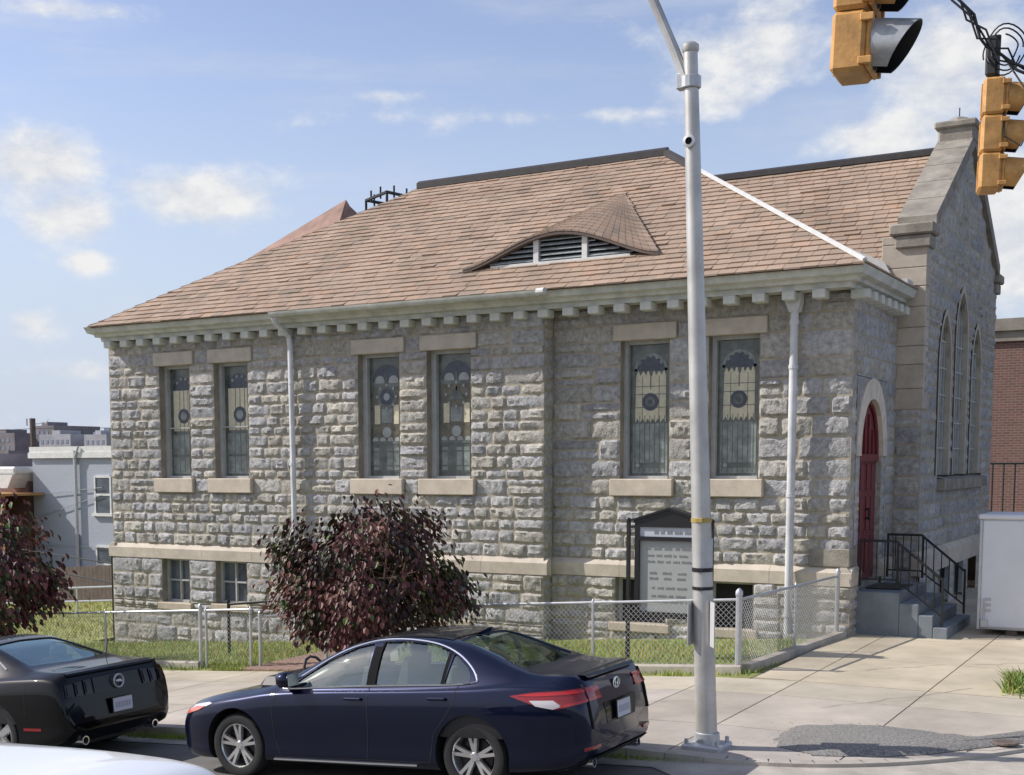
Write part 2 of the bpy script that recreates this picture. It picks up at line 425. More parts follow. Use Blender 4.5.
# gutter grass
mb = MB()
for i in range(2600):
    x = gr.choice([gr.gauss(-4.75, .28), gr.gauss(-10.9, .5), gr.gauss(-9.9, .4)]); y = KY - abs(gr.gauss(0, .05))
    z0 = G(x, 12)-.14; h = gr.uniform(.04, .12); a = gr.uniform(0, 6.28)
    mb.add([(x-.006*math.cos(a), y-.006, z0), (x+.006*math.cos(a), y+.006, z0), (x+gr.gauss(0, .03), y+gr.gauss(0, .03), z0+h)], [(0, 1, 2)], 0, (gr.uniform(.6, 1.2), 1, .8))
tag(mb.build('gutter_grass', M['blade'], fixn=False), kind='stuff')
# weeds on the right edge of the forecourt
mb = MB()
for i in range(1500):
    x = -2.25+abs(gr.gauss(0, .36)); y = 17.5+gr.gauss(0, .25); z = G(x, y)-.01; a = gr.uniform(0, 6.28); h = gr.uniform(.05, .24)*math.exp(-((x+2.)**2)*1.2)
    w = gr.uniform(.005, .011); lx, ly = gr.gauss(0, .45)*h, gr.gauss(0, .45)*h; dx, dy = math.cos(a)*w, math.sin(a)*w
    mb.add([(x-dx, y-dy, z), (x+dx, y+dy, z), (x+lx*.5+dx, y+ly*.5+dy, z+h*.6), (x+lx, y+ly, z+h), (x+lx*.5-dx, y+ly*.5-dy, z+h*.6)], [(0, 1, 2, 4), (4, 2, 3)], 0, (gr.uniform(.4, .9), gr.uniform(.6, .95), .7))
tag(mb.build('weeds', M['blade'], fixn=False), kind='stuff')
# brick-edged garden path behind the gate
mb = MB()
for r in range(2):
    pass
py = 16.95
while py < 20.9:
    k = -14.05
    while k < -12.75:
        mb.bbox(k, k+.195, py, py+.092, G(k, py)-.06, G(k, py)+.012, .006, 0, (1, 1, 1)); k += .2
    py += .1
tag(mb.build('path', M['path']), kind='structure')
# ------------------------------------------------------------------ the stone church
church = thing('stone_church', 'grey rock-faced stone church with tan tiled hipped roof and a gabled end', 'church', (-13, 25.5, 0))
SR = random.Random(21)
def stone_tint(r):
    k = r.random(); v = r.uniform(.86, 1.08)
    if k < .45: c = (.98, .99, 1.02)
    elif k < .75: c = (1.02, 1.0, .95)
    elif k < .92: c = (1.05, 1.02, .93)
    else: c = (.88, .90, .96)
    return tuple(v*x for x in c)
def courses(z0, z1, cuts, r, lo=.2, hi=.36):
    zs = sorted(set([z0, z1] + [c for c in cuts if z0 < c < z1])); out = []
    for a, b in zip(zs, zs[1:]):
        n = max(1, round((b-a)/r.uniform(lo, hi))); w = [r.uniform(.8, 1.25) for _ in range(n)]; s = sum(w); z = a
        for k in w: out.append((z, z+(b-a)*k/s)); z += (b-a)*k/s
    return out
def stone_wall(mb, P, u, n, W, z0, z1, holes, clip=None, rough=1., seed=0, fine=.042, smin=.32, smax=.95, cuts=()):
    """P origin at u=0 (z ignored); u, n horizontal unit vectors; holes (u0,z0,u1,z1); clip(z) -> (ulo,uhi)"""
    r = random.Random(seed); P = Vector(P); u = Vector(u); n = Vector(n)
    cutz = [h[1] for h in holes] + [h[3] for h in holes] + list(cuts)
    def pt(a, z, d): q = P + u*a + n*d; return (q.x, q.y, z)
    for (a, b) in courses(z0, z1, cutz, r):
        zc = (a+b)/2
        ulo, uhi = (0, W) if clip is None else clip(zc)
        if uhi-ulo < .1: continue
        spans = [(ulo, uhi)]
        for h in holes:
            if h[1] < zc < h[3]:
                ns = []
                for s, e in spans:
                    if h[2] <= s or h[0] >= e: ns.append((s, e))
                    else:
                        if h[0] > s: ns.append((s, h[0]))
                        if h[2] < e: ns.append((h[2], e))
                spans = ns
        for s, e in spans:
            # mortar bed
            if clip is None: mb.quad(pt(s, a, 0), pt(e, a, 0), pt(e, b, 0), pt(s, b, 0), 1)
            else:
                la, ha = clip(a); lb, hb = clip(b)
                s0, s1 = (la if s == ulo else s), (lb if s == ulo else s); e0, e1 = (ha if e == uhi else e), (hb if e == uhi else e)
                mb.quad(pt(s0, a, 0), pt(max(e0, s0+.01), a, 0), pt(max(e1, s1+.01), b, 0), pt(s1, b, 0), 1)
            x = s
            while x < e-.02:
                w = min(smax, max(smin, (b-a)*r.uniform(1.0, 2.7)))
                if e-(x+w) < smin: w = e-x
                if w > smax*1.35: w /= 2
                sub = [(a, b)]
                if b-a > .27 and r.random() < .22: m_ = a+(b-a)*r.uniform(.4, .6); sub = [(a, m_), (m_, b)]
                for c, d in sub: stone(mb, pt, x, x+w, c, d, r, rough, fine)
                x += w
def stone(mb, pt, x0, x1, z0, z1, r, rough, fine):
    j = .007; x0 += j*r.uniform(.6, 1.3); x1 -= j*r.uniform(.6, 1.3); z0 += j*r.uniform(.6, 1.3); z1 -= j*r.uniform(.6, 1.3)
    nu = max(3, min(20, round((x1-x0)/fine))); nv = max(3, min(10, round((z1-z0)/fine)))
    pr = r.uniform(.02, .04)*rough; off = r.uniform(0, 90); vs = []
    uc, zc_ = (x0+x1)/2, (z0+z1)/2
    pl_ = [(pr*r.uniform(.7, 1.5), r.uniform(-.13, .13)*rough, r.uniform(-.19, .15)*rough, r.uniform(-.3, .3)*(x1-x0), r.uniform(-.3, .3)*(z1-z0)) for _ in range(6)]
    for k in range(nv+1):
        for i in range(nu+1):
            a, b = i/nu, k/nv
            ed = min(a*(x1-x0), (1-a)*(x1-x0), b*(z1-z0), (1-b)*(z1-z0))
            f = min(1, ed/.022)
            X, Z = x0+(x1-x0)*a, z0+(z1-z0)*b
            h = min(q[0] + q[1]*(X-uc-q[3]) + q[2]*(Z-zc_-q[4]) for q in pl_)
            h += rough*(.017*noise.noise((X*7+off, Z*9, off)) + .026*noise.noise((X*13, Z*18+off, 3)) + .016*noise.noise((X*31, Z*33+off, 7)))
            d = .006 + f*(max(h, -.002) + .008*rough)
            if f == 0: d = -.004 + .004*r.random(); X += (a-.5)*-.012*r.random(); Z += (b-.5)*-.012*r.random()
            else: X += rough*.012*noise.noise((X*17, Z*17, off)); Z += rough*.012*noise.noise((X*17, Z*17, off+9))
            vs.append(pt(X, Z, max(d, -.004 if f == 0 else .004)))
    fs = [(k*(nu+1)+i, k*(nu+1)+i+1, (k+1)*(nu+1)+i+1, (k+1)*(nu+1)+i) for k in range(nv) for i in range(nu)]
    g_ = 1 + .22*noise.noise(((x0+x1)*.25+off*.0, (z0+z1)*.3, 4.)) + .10*noise.noise(((x0+x1)*.7, (z0+z1)*.8, 9.))
    mb.add(vs, fs, 0, tuple(g_*q_ for q_ in stone_tint(r)))

XL, XS, XR = -20.97, -10.38, -5.15      # left corner, step, right corner
YL, YR = 21.0, 21.3
ZB0, ZB1 = 1.0, 1.30                    # water table
ZC = 5.66                               # underside of the cornice
ZLO, ZLT, ZSI, ZSB = 5.08, 5.36, 2.71, 2.41
wins = [(-19.5, -18.67, YL), (-17.99, -17.11, YL), (-14.38, -13.45, YL), (-12.83, -11.9, YL), (-9.08, -8.2, YR), (-7.5, -6.65, YR)]
bas = [(-19.5, -18.74, YL, .06), (-18.0, -17.18, YL, .1), (-14.36, -13.5, YL, .1), (-12.8, -11.95, YL, .1), (-9.12, -8.2, YR, .21), (-7.42, -6.67, YR, .21)]
def up_holes(Y, x0):
    h = []
    for a, b, y in wins:
        if y == Y: h += [(a-x0, ZSI, b-x0, ZLO), (a-.16-x0, ZSB, b+.12-x0, ZSI), (a-.14-x0, ZLO, b+.14-x0, ZLT)]
    return h
def lo_holes(Y, x0):
    h = []
    for a, b, y, z in bas:
        if y == Y: h += [(a-x0, z, b-x0, ZB0), (a-.1-x0, z-.16, b+.1-x0, z)]
    return h
def wall(name, *args, **kw):
    mb = MB()
    for a in args: a(mb)
    return mb.build('wall', [M['stone'], M['mortar']], church, smooth=True, sharp=28)
# street front, projecting left half
wall('wall', lambda m: stone_wall(m, (XL, YL, 0), (1, 0, 0), (0, -1, 0), XS-XL, ZB1, ZC, up_holes(YL, XL), seed=1),
     lambda m: stone_wall(m, (XL, YL-.05, 0), (1, 0, 0), (0, -1, 0), XS-XL, -1.7, ZB0, lo_holes(YL, XL), seed=2),
     lambda m: stone_wall(m, (XS, YL-.05, 0), (0, 1, 0), (1, 0, 0), YR-YL+.05, -.6, ZC, [], seed=3, rough=.5, smin=.25, smax=.35))
# right half
wall('wall', lambda m: stone_wall(m, (XS, YR, 0), (1, 0, 0), (0, -1, 0), XR-XS, ZB1, ZC, up_holes(YR, XS), seed=4, smax=1.05),
     lambda m: stone_wall(m, (XS, YR-.05, 0), (1, 0, 0), (0, -1, 0), XR-XS+.05, -.8, ZB0, lo_holes(YR, XS), seed=5))
# door wall, with the opening under the pointed arch
DY0, DY1, DZ0, DSP, DTOP = 21.88, 23.42, .93, 3.08, 4.02
def arch_half(z):
    if z <= DSP: return (DY1-DY0)/2
    t = (z-DSP)/(DTOP-DSP); return (DY1-DY0)/2*math.sqrt(max(0, 1-t**1.7))
def arch_pts(c, hw, zs, zt, n=12):
    # pointed arch outline from left spring over the top to right spring
    L = []; h = zt-zs; r = (hw*hw+h*h)/(2*hw)
    for i in range(n+1):
        t = i/n; a0 = math.atan2(h, r-hw); a = a0*t
        L.append((c-hw + r - r*math.cos(a), zs + r*math.sin(a)))
    return L + [(2*c-y, z) for y, z in L[-2::-1]]
SUR = .30
wall('wall', lambda m: stone_wall(m, (XR, YR-.0, 0), (0, 1, 0), (1, 0, 0), 3.1, ZB1, ZC, [(DY0-YR-SUR, ZB1, DY1-YR+SUR, DSP), (DY0-YR-SUR, DSP, DY1-YR+SUR, DTOP+.36)], seed=6, rough=.45),
     lambda m: stone_wall(m, (XR+.05, YR-.05, 0), (0, 1, 0), (1, 0, 0), 3.15, -.4, ZB0, [(DY0-YR, .6, DY1-YR+.05, ZB0)], seed=7, rough=.6))
mb = MB()  # stone infill round the arch and pale surround
dc = (DY0+DY1)/2
def round_arch(c, hw, zs, zt, n=24):
    return [(c-hw*math.copysign(abs(math.cos(math.pi*i/n))**.92, math.cos(math.pi*i/n)), zs+(zt-zs)*max(0., math.sin(math.pi*i/n))**.95) for i in range(n+1)]
ai = round_arch(dc, (DY1-DY0)/2, DSP, DTOP); ao = round_arch(dc, (DY1-DY0)/2+.29, DSP, DTOP+.34)
x0, x1 = XR+.03, XR-.2
for i in range(len(ai)-1):
    (a, b), (c, d), (e, f), (g, h) = ai[i], ai[i+1], ao[i+1], ao[i]
    t = (SR.uniform(1.15, 1.3),)*3
    mb.add([(x0, a, b), (x0, c, d), (x0, e, f), (x0, g, h), (x1, a, b), (x1, c, d), (x1, e, f), (x1, g, h)], [(0, 1, 2, 3), (0, 4, 5, 1), (3, 2, 6, 7)], 0, t)
door = mb.build('door_surround', M['sand'], church)
mb = MB()
for s in (-1, 1):
    for i in range(len(ao)//2):
        (a, b), (c, d) = ao[i], ao[i+1]
        if s == 1: a, c = 2*dc-a, 2*dc-c
        edge = dc + s*((DY1-DY0)/2+SUR+.01)
        mb.quad((XR+.012, a, b), (XR+.012, c, d), (XR+.012, edge, d), (XR+.012, edge, b), 0, (.85, .85, .85))
    top = dc + s*((DY1-DY0)/2+SUR+.01)
    y = DY0-.27 if s < 0 else DY1
    stone_wall(mb, (XR, y if s < 0 else DY1, 0), (0, 1, 0), (1, 0, 0), .27, .99, DSP, [], seed=30+s, rough=.4, smin=.26, smax=.28)
    mb.quad((XR, DY0 if s < 0 else DY1, .9), (XR-.2, DY0 if s < 0 else DY1, .9), (XR-.2, DY0 if s < 0 else DY1, DSP), (XR, DY0 if s < 0 else DY1, DSP), 0, (.9, .88, .84))
mb.quad((XR+.012, dc-1.1, DTOP+.33), (XR+.012, dc+1.1, DTOP+.33), (XR+.012, dc+1.1, DTOP+.37), (XR+.012, dc-1.1, DTOP+.37))
mb.build('wall', [M['stone'], M['mortar']], church, smooth=True, sharp=28)
# door: two leaves below a pointed transom
dr = MB(); xd = XR-.09
dr.prism([(xd, DY0, DZ0), (xd, dc-.008, DZ0), (xd, dc-.008, DSP-.06), (xd, DY0, DSP-.06)], (-.05, 0, 0))
dr.prism([(xd, dc+.008, DZ0), (xd, DY1, DZ0), (xd, DY1, DSP-.06), (xd, dc+.008, DSP-.06)], (-.05, 0, 0))
for s in (DY0, dc):
    for z0, z1 in ((1.12, 1.7), (1.82, 2.4), (2.5, 2.95)):
        for k in range(2):
            y = s+.1+k*.33; dr.bbox(xd, xd+.018, y, y+.26, z0, z1, .008)
d = dr.build('door', M['doorred'], church)
tr = MB(); tr.prism([(xd, y, z) for y, z in ai], (-.04, 0, 0))
for i in range(len(ai)-1):
    (a, b), (c, e) = ai[i], ai[i+1]
    tr.tube([(xd+.02, dc+(a-dc)*.95, DSP+(b-DSP)*.94), (xd+.02, dc+(c-dc)*.95, DSP+(e-DSP)*.94)], .035, 6)
for k in (-.42, -.14, .14, .42): tr.box(xd, xd+.03, dc+k-.02, dc+k+.02, DSP, DTOP-.12-abs(k)*.9)
tr.box(xd-.02, xd+.05, DY0, DY1, DSP-.09, DSP+.03)
tr.build('transom', M['doorred'], d)
h = MB(); h.tube([(xd+.06, dc+.1, 2.0), (xd+.06, dc+.1, 2.22)], .014, 6); h.box(xd, xd+.06, dc+.09, dc+.11, 2.02, 2.05); h.box(xd, xd+.06, dc+.09, dc+.11, 2.17, 2.2)
h.build('handle', M['trimblack'], d)
mb = MB(); mb.box(XR-.35, XR+.02, DY0, DY1, .9, 1.0); mb.build('threshold', M['sandgrey'], church)
mb = MB()   # pale corner block above the water table
mb.bbox(XR-.62, XR+.035, YR-.045, YR+.4, ZB1+.004, ZB1+.3, .015); mb.build('corner_block', M['sandgrey'], church)

# gable end
GX, GY0, GY1, GAP = -4.70, 24.4, 32.3, 9.2
GYC = (GY0+GY1)/2; GK = 6.92
gs = (GAP-GK)/(GYC-GY0)
def gclip(z):
    if z <= GK: return (0, GY1-GY0)
    k = (z-GK)/gs; return (k, GY1-GY0-k)
lanc = [(26.35, .55, 5.72), (28.05, .62, 6.3), (29.85, .55, 5.75)]   # centre, half width, top
LS = 2.72
gh = [(c-w-GY0-.1, LS, c+w-GY0+.1, t-.75) for c, w, t in lanc] + [(c-w*.9-GY0, t-.75, c+w*.9-GY0, t-.3) for c, w, t in lanc] + [(c-w*.45-GY0, t-.3, c+w*.45-GY0, t) for c, w, t in lanc]
gh += [(26.0-GY0, 2.44, 31.0-GY0, LS)]
gb = [(26.1, 27.2), (27.7, 28.8), (29.3, 30.4)]
wall('wall', lambda m: stone_wall(m, (GX, GY0, 0), (0, 1, 0), (1, 0, 0), GY1-GY0, ZB1+.08, GAP-.02, gh, clip=gclip, seed=8, fine=.11, rough=.8, cuts=(GK,)),
     lambda m: stone_wall(m, (GX+.06, GY0-.06, 0), (0, 1, 0), (1, 0, 0), GY1-GY0+.12, -.4, ZB0-.05, [(a-GY0+.06, -.1, b-GY0+.06, ZB0-.05) for a, b in gb], seed=9, fine=.11, rough=.8),
     lambda m: stone_wall(m, (GX, GY0, 0), (-1, 0, 0), (0, -1, 0), XR-GX < 0 and GX-XR or .43, -.4, 3.9, [], seed=10, rough=.5, smin=.2, smax=.45))
mb = MB()   # sandstone pier above, side of the gable
z = 3.9
while z < GK-.05:
    hgt = SR.uniform(.3, .42); mb.bbox(XR-.3, GX+.02, GY0-.02, GY0+.3, z, min(z+hgt, GK), .012, 0, (SR.uniform(.8, .95),)*3); z += hgt+.006
mb.build('pier', M['sand'], church)
mb = MB()   # kneelers, coping, apex block
for y0, y1 in ((GY0-.14, GY0+.42), (GY1-.42, GY1+.14)):
    mb.bbox(GX-.62, GX+.14, y0, y1, GK, GK+.2, .03); mb.bbox(GX-.52, GX+.08, y0+.05, y1-.05, GK-.22, GK-.004, .02)
for s in (-1, 1):
    prev = 0; N_ = 5
    for k in range(N_):
        a, b = k/N_ + .004, (k+1)/N_ - .004
        def cp(t, h):
            y = (GY0+.25) + (GYC-GY0-.25)*t; z = GK+.2 + (GAP-GK-.1)*t
            return (y if s < 0 else 2*GYC-y, z+h)
        q = [cp(a, -.12), cp(b, -.12), cp(b, .16), cp(a, .16)]
        mb.prism([(GX-.56, y, z) for y, z in q], (.66, 0, 0), 0)
mb.bbox(GX-.55, GX+.12, GYC-.34, GYC+.34, GAP+.02, GAP+.42, .04); mb.bbox(GX-.62, GX+.17, GYC-.4, GYC+.4, GAP+.30, GAP+.42+.02, .03)
mb.lathe([(.26, GAP+.43), (.2, GAP+.52), (.1, GAP+.56), (0, GAP+.57)], 8, c=(GX-.22, GYC, 0))
cop = mb.build('coping', M['sandgrey'], church)
mb = MB(); mb.tube([(GX-.22, GYC, GAP+.55), (GX-.22, GYC, GAP+.75)], .012, 5); mb.build('finial_rod', M['iron'], cop)
# lancet windows with pale hood
for c, w, t in lanc:
    f = MB(); g = MB()
    zs = t-.9
    A = arch_pts(c, w, zs, t, 8); B = arch_pts(c, w+.1, zs, t+.14, 8)
    A = [(c-w, LS)] + A + [(c+w, LS)]; B = [(c-w-.1, LS)] + B + [(c+w+.1, LS)]
    for i in range(len(A)-1):
        (a, b), (p, q), (e, h), (u_, v_) = A[i], A[i+1], B[i+1], B[i]
        f.add([(GX+.03, a, b), (GX+.03, p, q), (GX+.03, e, h), (GX+.03, u_, v_), (GX-.1, a, b), (GX-.1, p, q)], [(0, 1, 2, 3), (0, 4, 5, 1)], 0, (.9,)*3)
    wf = f.build('window', M['sand'], church)
    g.prism([(GX-.07, y, z) for y, z in A], (-.03, 0, 0), 0)
    for k in range(1, 6): g.box(GX-.07, GX-.05, c-w, c+w, LS+k*.5, LS+k*.5+.03, 1)
    for k in (-.5, 0, .5): g.box(GX-.07, GX-.045, c+k*w*1.1-.015, c+k*w*1.1+.015, LS, zs+.4, 1)
    g.build('glass', [M['glassteal'], M['frame']], wf)
mb = MB(); mb.prism([(GX+.14, 26.0, 2.44), (GX+.14, 31.0, 2.44), (GX+.14, 31.0, LS-.07), (GX+.14, 26.0, LS-.07)], (-.4, 0, 0)); mb.add([(GX+.14, 26, LS-.07), (GX+.14, 31, LS-.07), (GX-.25, 31, LS), (GX-.25, 26, LS)], [(0, 1, 2, 3)])
mb.build('window_sill', M['sandgrey'], church)
for a, b in gb:
    f = MB()
    for q in ((a, a+.06), (b-.06, b), ((a+b)/2-.03, (a+b)/2+.03)): f.box(GX-.2, GX-.1, q[0], q[1], -.1, ZB0-.05)
    wf = f.build('window', M['frame'], church); g = MB(); g.box(GX-.24, GX-.2, a, b, -.1, ZB0-.05); g.build('pane', M['pane'], wf)

# water table band
mb = MB()
def band(p, q, n, z0=ZB0, z1=ZB1):
    p, q, n = Vector(p), Vector(q), Vector(n); L = (q-p).length; k = max(1, round(L/1.35)); d = (q-p)/L
    for i in range(k):
        a = p+d*(L*i/k+.003); b = p+d*(L*(i+1)/k-.003)
        prof = [(-.1, z0), (.075, z0), (.085, z1-.09), (.0, z1), (-.1, z1)]
        vs = [(*(a+n*o).xy, z) for o, z in prof] + [(*(b+n*o).xy, z) for o, z in prof]
        v = SR.uniform(.9, 1.06)
        mb.add(vs, [(j, (j+1) % 5, 5+(j+1) % 5, 5+j) for j in range(5)] + [tuple(range(5))[::-1], tuple(range(5, 10))], 0, (v, v, v))
for run in ((((XL-.08, YL, 0), (XS+.08, YL, 0), (0, -1, 0)),), (((XS+.005, YR, 0), (XR+.08, YR, 0), (0, -1, 0)),), (((XR, YR-.08, 0), (XR, DY0, 0), (1, 0, 0)),), (((XR, DY1, 0), (XR, GY0, 0), (1, 0, 0)),),
            (((GX, GY0-.1, 0), (GX, GY1+.1, 0), (1, 0, 0), ZB0-.05, ZB1+.08),), (((XL, 31, 0), (XL, YL-.08, 0), (-1, 0, 0)),)):
    mb = MB(); band(*run[0]); mb.build('water_table', M['sand'], church)
# remaining walls, plain
mb = MB()
stone_wall(mb, (XL, 31, 0), (0, -1, 0), (-1, 0, 0), 10, ZB1, ZC, [], seed=12, fine=.16)
stone_wall(mb, (XL-.05, 31, 0), (0, -1, 0), (-1, 0, 0), 10.05, -2.5, ZB0, [], seed=13, fine=.16)
mb.build('wall', [M['stone'], M['mortar']], church, smooth=True, sharp=28)
mb = MB()
mb.quad((XL, 31, -3), (XR, 31, -1.5), (XR, 31, ZC), (XL, 31, ZC)); mb.quad((GX, GY1, -1), (-14, GY1, -1), (-14, GY1, GK), (GX, GY1, GK))
mb.quad((GX-.55, GY0+.1, 5.5), (GX-.55, GY1, 5.5), (GX-.55, GY1, GK), (GX-.55, GY0+.1, GK)); mb.add([(GX-.5, GY0+.2, GK), (GX-.5, GY1-.2, GK), (GX-.5, GYC, GAP)], [(0, 1, 2)])
mb.build('wall', M['sandgrey'], church)

# windows in the street front
def pattern(g, a, b, y, z0, z1, kind, r):
    # leaded design as thin sheets stepping forward from the dark ground pane
    w = b-a; h = z1-z0; c = (a+b)/2
    def sheet(poly, m, d): g.prism([(px, y-d, pz) for px, pz in poly], (0, .003, 0), m)
    def rect(u0, v0, u1, v1, m, d): sheet([(a+u0*w, z0+v0*h), (a+u1*w, z0+v0*h), (a+u1*w, z0+v1*h), (a+u0*w, z0+v1*h)], m, d)
    def disc(u, v, rad, m, d, n=18): sheet([(a+u*w+rad*w*math.cos(6.2832*i/n), z0+v*h+rad*w*math.sin(6.2832*i/n)) for i in range(n)], m, d)
    g.box(a, b, y, y+.02, z0, z1, 0)
    if kind == 'cream':
        rect(.08, .02, .92, .40, 1, .006)
        for i in range(7): u = .12+i*.12; rect(u, .03, u+.015, .46-.0*i, 0, .010)
        sheet([(a+.10*w, z0+.82*h)] + [(c+(.40*w)*math.cos(math.pi*(1-i/14)), z0+.80*h+.40*w*math.sin(math.pi*(1-i/14))) for i in range(15)] + [(a+.90*w, z0+.82*h)], 1, .006)
        sheet([(c+(.34*w)*math.cos(math.pi*(1-i/14)), z0+.80*h+.34*w*math.sin(math.pi*(1-i/14))) for i in range(15)], 3, .010)
        # scalloped cream panel
        top = []
        for i in range(2):
            u0 = .13+i*.38
            top += [(u0+.02, .76), (u0+.07, .81), (u0+.12, .765), (u0+.19, .80), (u0+.26, .765), (u0+.31, .81), (u0+.36, .76)]
        bot = []
        for i in range(6): u = .87-i*.124; bot += [(u, .405), (u-.062, .44)]
        bot.append((.13, .405))
        sheet([(a+u*w, z0+v*h) for u, v in top+bot], 2, .008)
        for v in (.52, .62, .68): rect(.13, v, .87, v+.005, 0, .012)
        for u in (.30, .70): rect(u, .42, u+.012, .76, 0, .012)
        rect(.49, .66, .515, .78, 0, .013)
        disc(.5, .565, .20, 3, .016); disc(.5, .565, .12, 0, .02); disc(.5, .565, .05, 3, .023); [disc(.5+.3*math.cos(math.pi*k_/6), .815+.10*math.sin(math.pi*k_/6), .045, 1, .014, 8) for k_ in range(1, 6)]
        rect(.14, .06, .86, .10, 0, .011); disc(.2, .08, .05, 4, .015)
    elif kind == 'plain':
        rect(.08, .02, .92, .40, 1, .006); rect(.12, .42, .90, .80, 2, .006)
        for u in (.36, .52, .68): rect(u, .42, u+.02, .80, 0, .010)
        [disc(.52+.3*math.cos(math.pi*k_/5), .82+.09*math.sin(math.pi*k_/5), .05, 1, .010, 8) for k_ in range(1, 5)]; [rect(.12+.2*k_, .04, .14+.2*k_, .39, 0, .010) for k_ in range(1, 4)]; disc(.52, .56, .22, 3, .012); disc(.52, .56, .12, 1, .016)
        sheet([(c+(.40*w)*math.cos(math.pi*(1-i/14)), z0+.80*h+.40*w*math.sin(math.pi*(1-i/14))) for i in range(15)], 3, .006)
        rect(.06, .39, .94, .42, 0, .011); rect(.1, .18, .9, .20, 0, .011)
    else:
        rect(.1, .28, .9, .80, 5, .006); rect(.08, .03, .92, .27, 0, .006); [rect(.1+.2*q_, .05, .26+.2*q_, .24, 1, .009) for q_ in (0, 2, 3)]; [disc(.5+.28*math.cos(a_*.785), .67+.098*math.sin(a_*.785), .035, 4, .021, 8) for a_ in range(8)]; rect(.14, .44, .3, .6, 2, .009); rect(.7, .44, .86, .6, 2, .009); rect(.34, .45, .66, .57, 1, .009)
        sheet([(c+(.42*w)*math.cos(math.pi*(1-i/14)), z0+.80*h+.42*w*math.sin(math.pi*(1-i/14))) for i in range(15)], 3, .007)
        disc(.3, .80, .14, 4, .012); disc(.7, .80, .14, 4, .012); rect(.1, .755, .9, .785, 0, .013); rect(.48, .70, .52, .86, 0, .014)
        if kind == 'rose': disc(.5, .67, .30, 0, .012); disc(.5, .67, .20, 3, .016); disc(.5, .67, .09, 4, .019)
        else: sheet([(a+.28*w, z0+.63*h), (a+.72*w, z0+.63*h), (a+.62*w, z0+.68*h), (a+.5*w, z0+.74*h), (a+.38*w, z0+.68*h)], 0, .014)
        disc(.5, .37, .13, 4, .013)
        for i in range(4): disc(.16+i*.22, .30, .085, 4, .012); 
        rect(.08, .27, .92, .295, 0, .017)
        for v in (.08, .2): rect(.08, v, .92, v+.012, 0, .012)
M['glassmix'] = mat('amber_glass', (.13, .12, .085), .25, var=.6, scale=8)
M['glasspale'] = mat('pale_glass', (.33, .35, .35), .3, var=.2)
for i, (a, b, y) in enumerate(wins):
    y0 = y+.16
    f = MB()
    fw = .10 if i in (2, 3) else .07
    for q in ((a, a+fw), (b-.05, b)): f.box(q[0], q[1], y0, y0+.12, ZSI, ZLO)
    f.box(a+fw, b-.05, y0+.01, y0+.12, ZLO-.06, ZLO); f.box(a+fw, b-.05, y0+.01, y0+.12, ZSI, ZSI+.05)
    f.box(a+fw, b-.05, y0-.004, y0+.03, ZSI+1.05, ZSI+1.075) if i in (0, 1) else None
    w = f.build('window', M['frame'], church)
    g = MB(); pattern(g, a+fw, b-.05, y0+.1, ZSI+.05, ZLO-.06, ['plain', 'plain', 'rose', 'bell', 'cream', 'cream'][i], SR)
    g.build('stained_glass', [M['glassdark'], M['glassteal'], M['glasscream'], M['glassblue'], M['glasspale'], M['glassmix']], w)
    s = MB(); s.bbox(a-.155, b+.115, y-.10, y+.27, ZSB+.003, ZSI, .014, 0, (1.02, 1, .98)); s.build('sill', M['sand'], w)
    s = MB(); s.bbox(a-.135, b+.135, y-.055, y+.27, ZLO, ZLT-.003, .012, 0, (.93, .93, .93)); s.build('lintel', M['sand'], w)
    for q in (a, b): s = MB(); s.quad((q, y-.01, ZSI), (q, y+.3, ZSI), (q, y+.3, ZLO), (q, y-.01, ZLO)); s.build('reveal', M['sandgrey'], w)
for i, (a, b, y, z) in enumerate(bas):
    y0 = y+.1; f = MB()
    for q in ((a, a+.06), (b-.06, b), ((a+b)/2-.018, (a+b)/2+.018)): f.box(q[0], q[1], y0, y0+.08, z, ZB0)
    f.box(a+.06, b-.06, y0+.01, y0+.08, z, z+.05); f.box(a+.06, b-.06, y0+.004, y0+.08, (z+ZB0)/2-.018, (z+ZB0)/2+.018); f.box(a+.06, b-.06, y0+.01, y0+.08, ZB0-.05, ZB0)
    if i >= 4: f = MB(); f.box(a, a+.05, y0, y0+.08, z, ZB0); f.box(b-.05, b, y0, y0+.08, z, ZB0); f.box(a+.05, b-.05, y0, y0+.06, ZB0-.05, ZB0)
    w = f.build('window', M['frame'], church)
    g = MB(); g.box(a, b, y0+.06, y0+.09, z, ZB0); g.build('pane', M['pane'] if i < 4 else M['dark'], w)
    s = MB(); s.bbox(a-.1, b+.1, y-.13, y+.12, z-.157, z-.003, .015, 0, (.9, .88, .84)); s.build('sill', M['sand'], w)
    for q in (a, b): s = MB(); s.quad((q, y-.06, z), (q, y+.2, z), (q, y+.2, ZB0), (q, y-.06, ZB0)); s.build('reveal', M['sandgrey'], w)

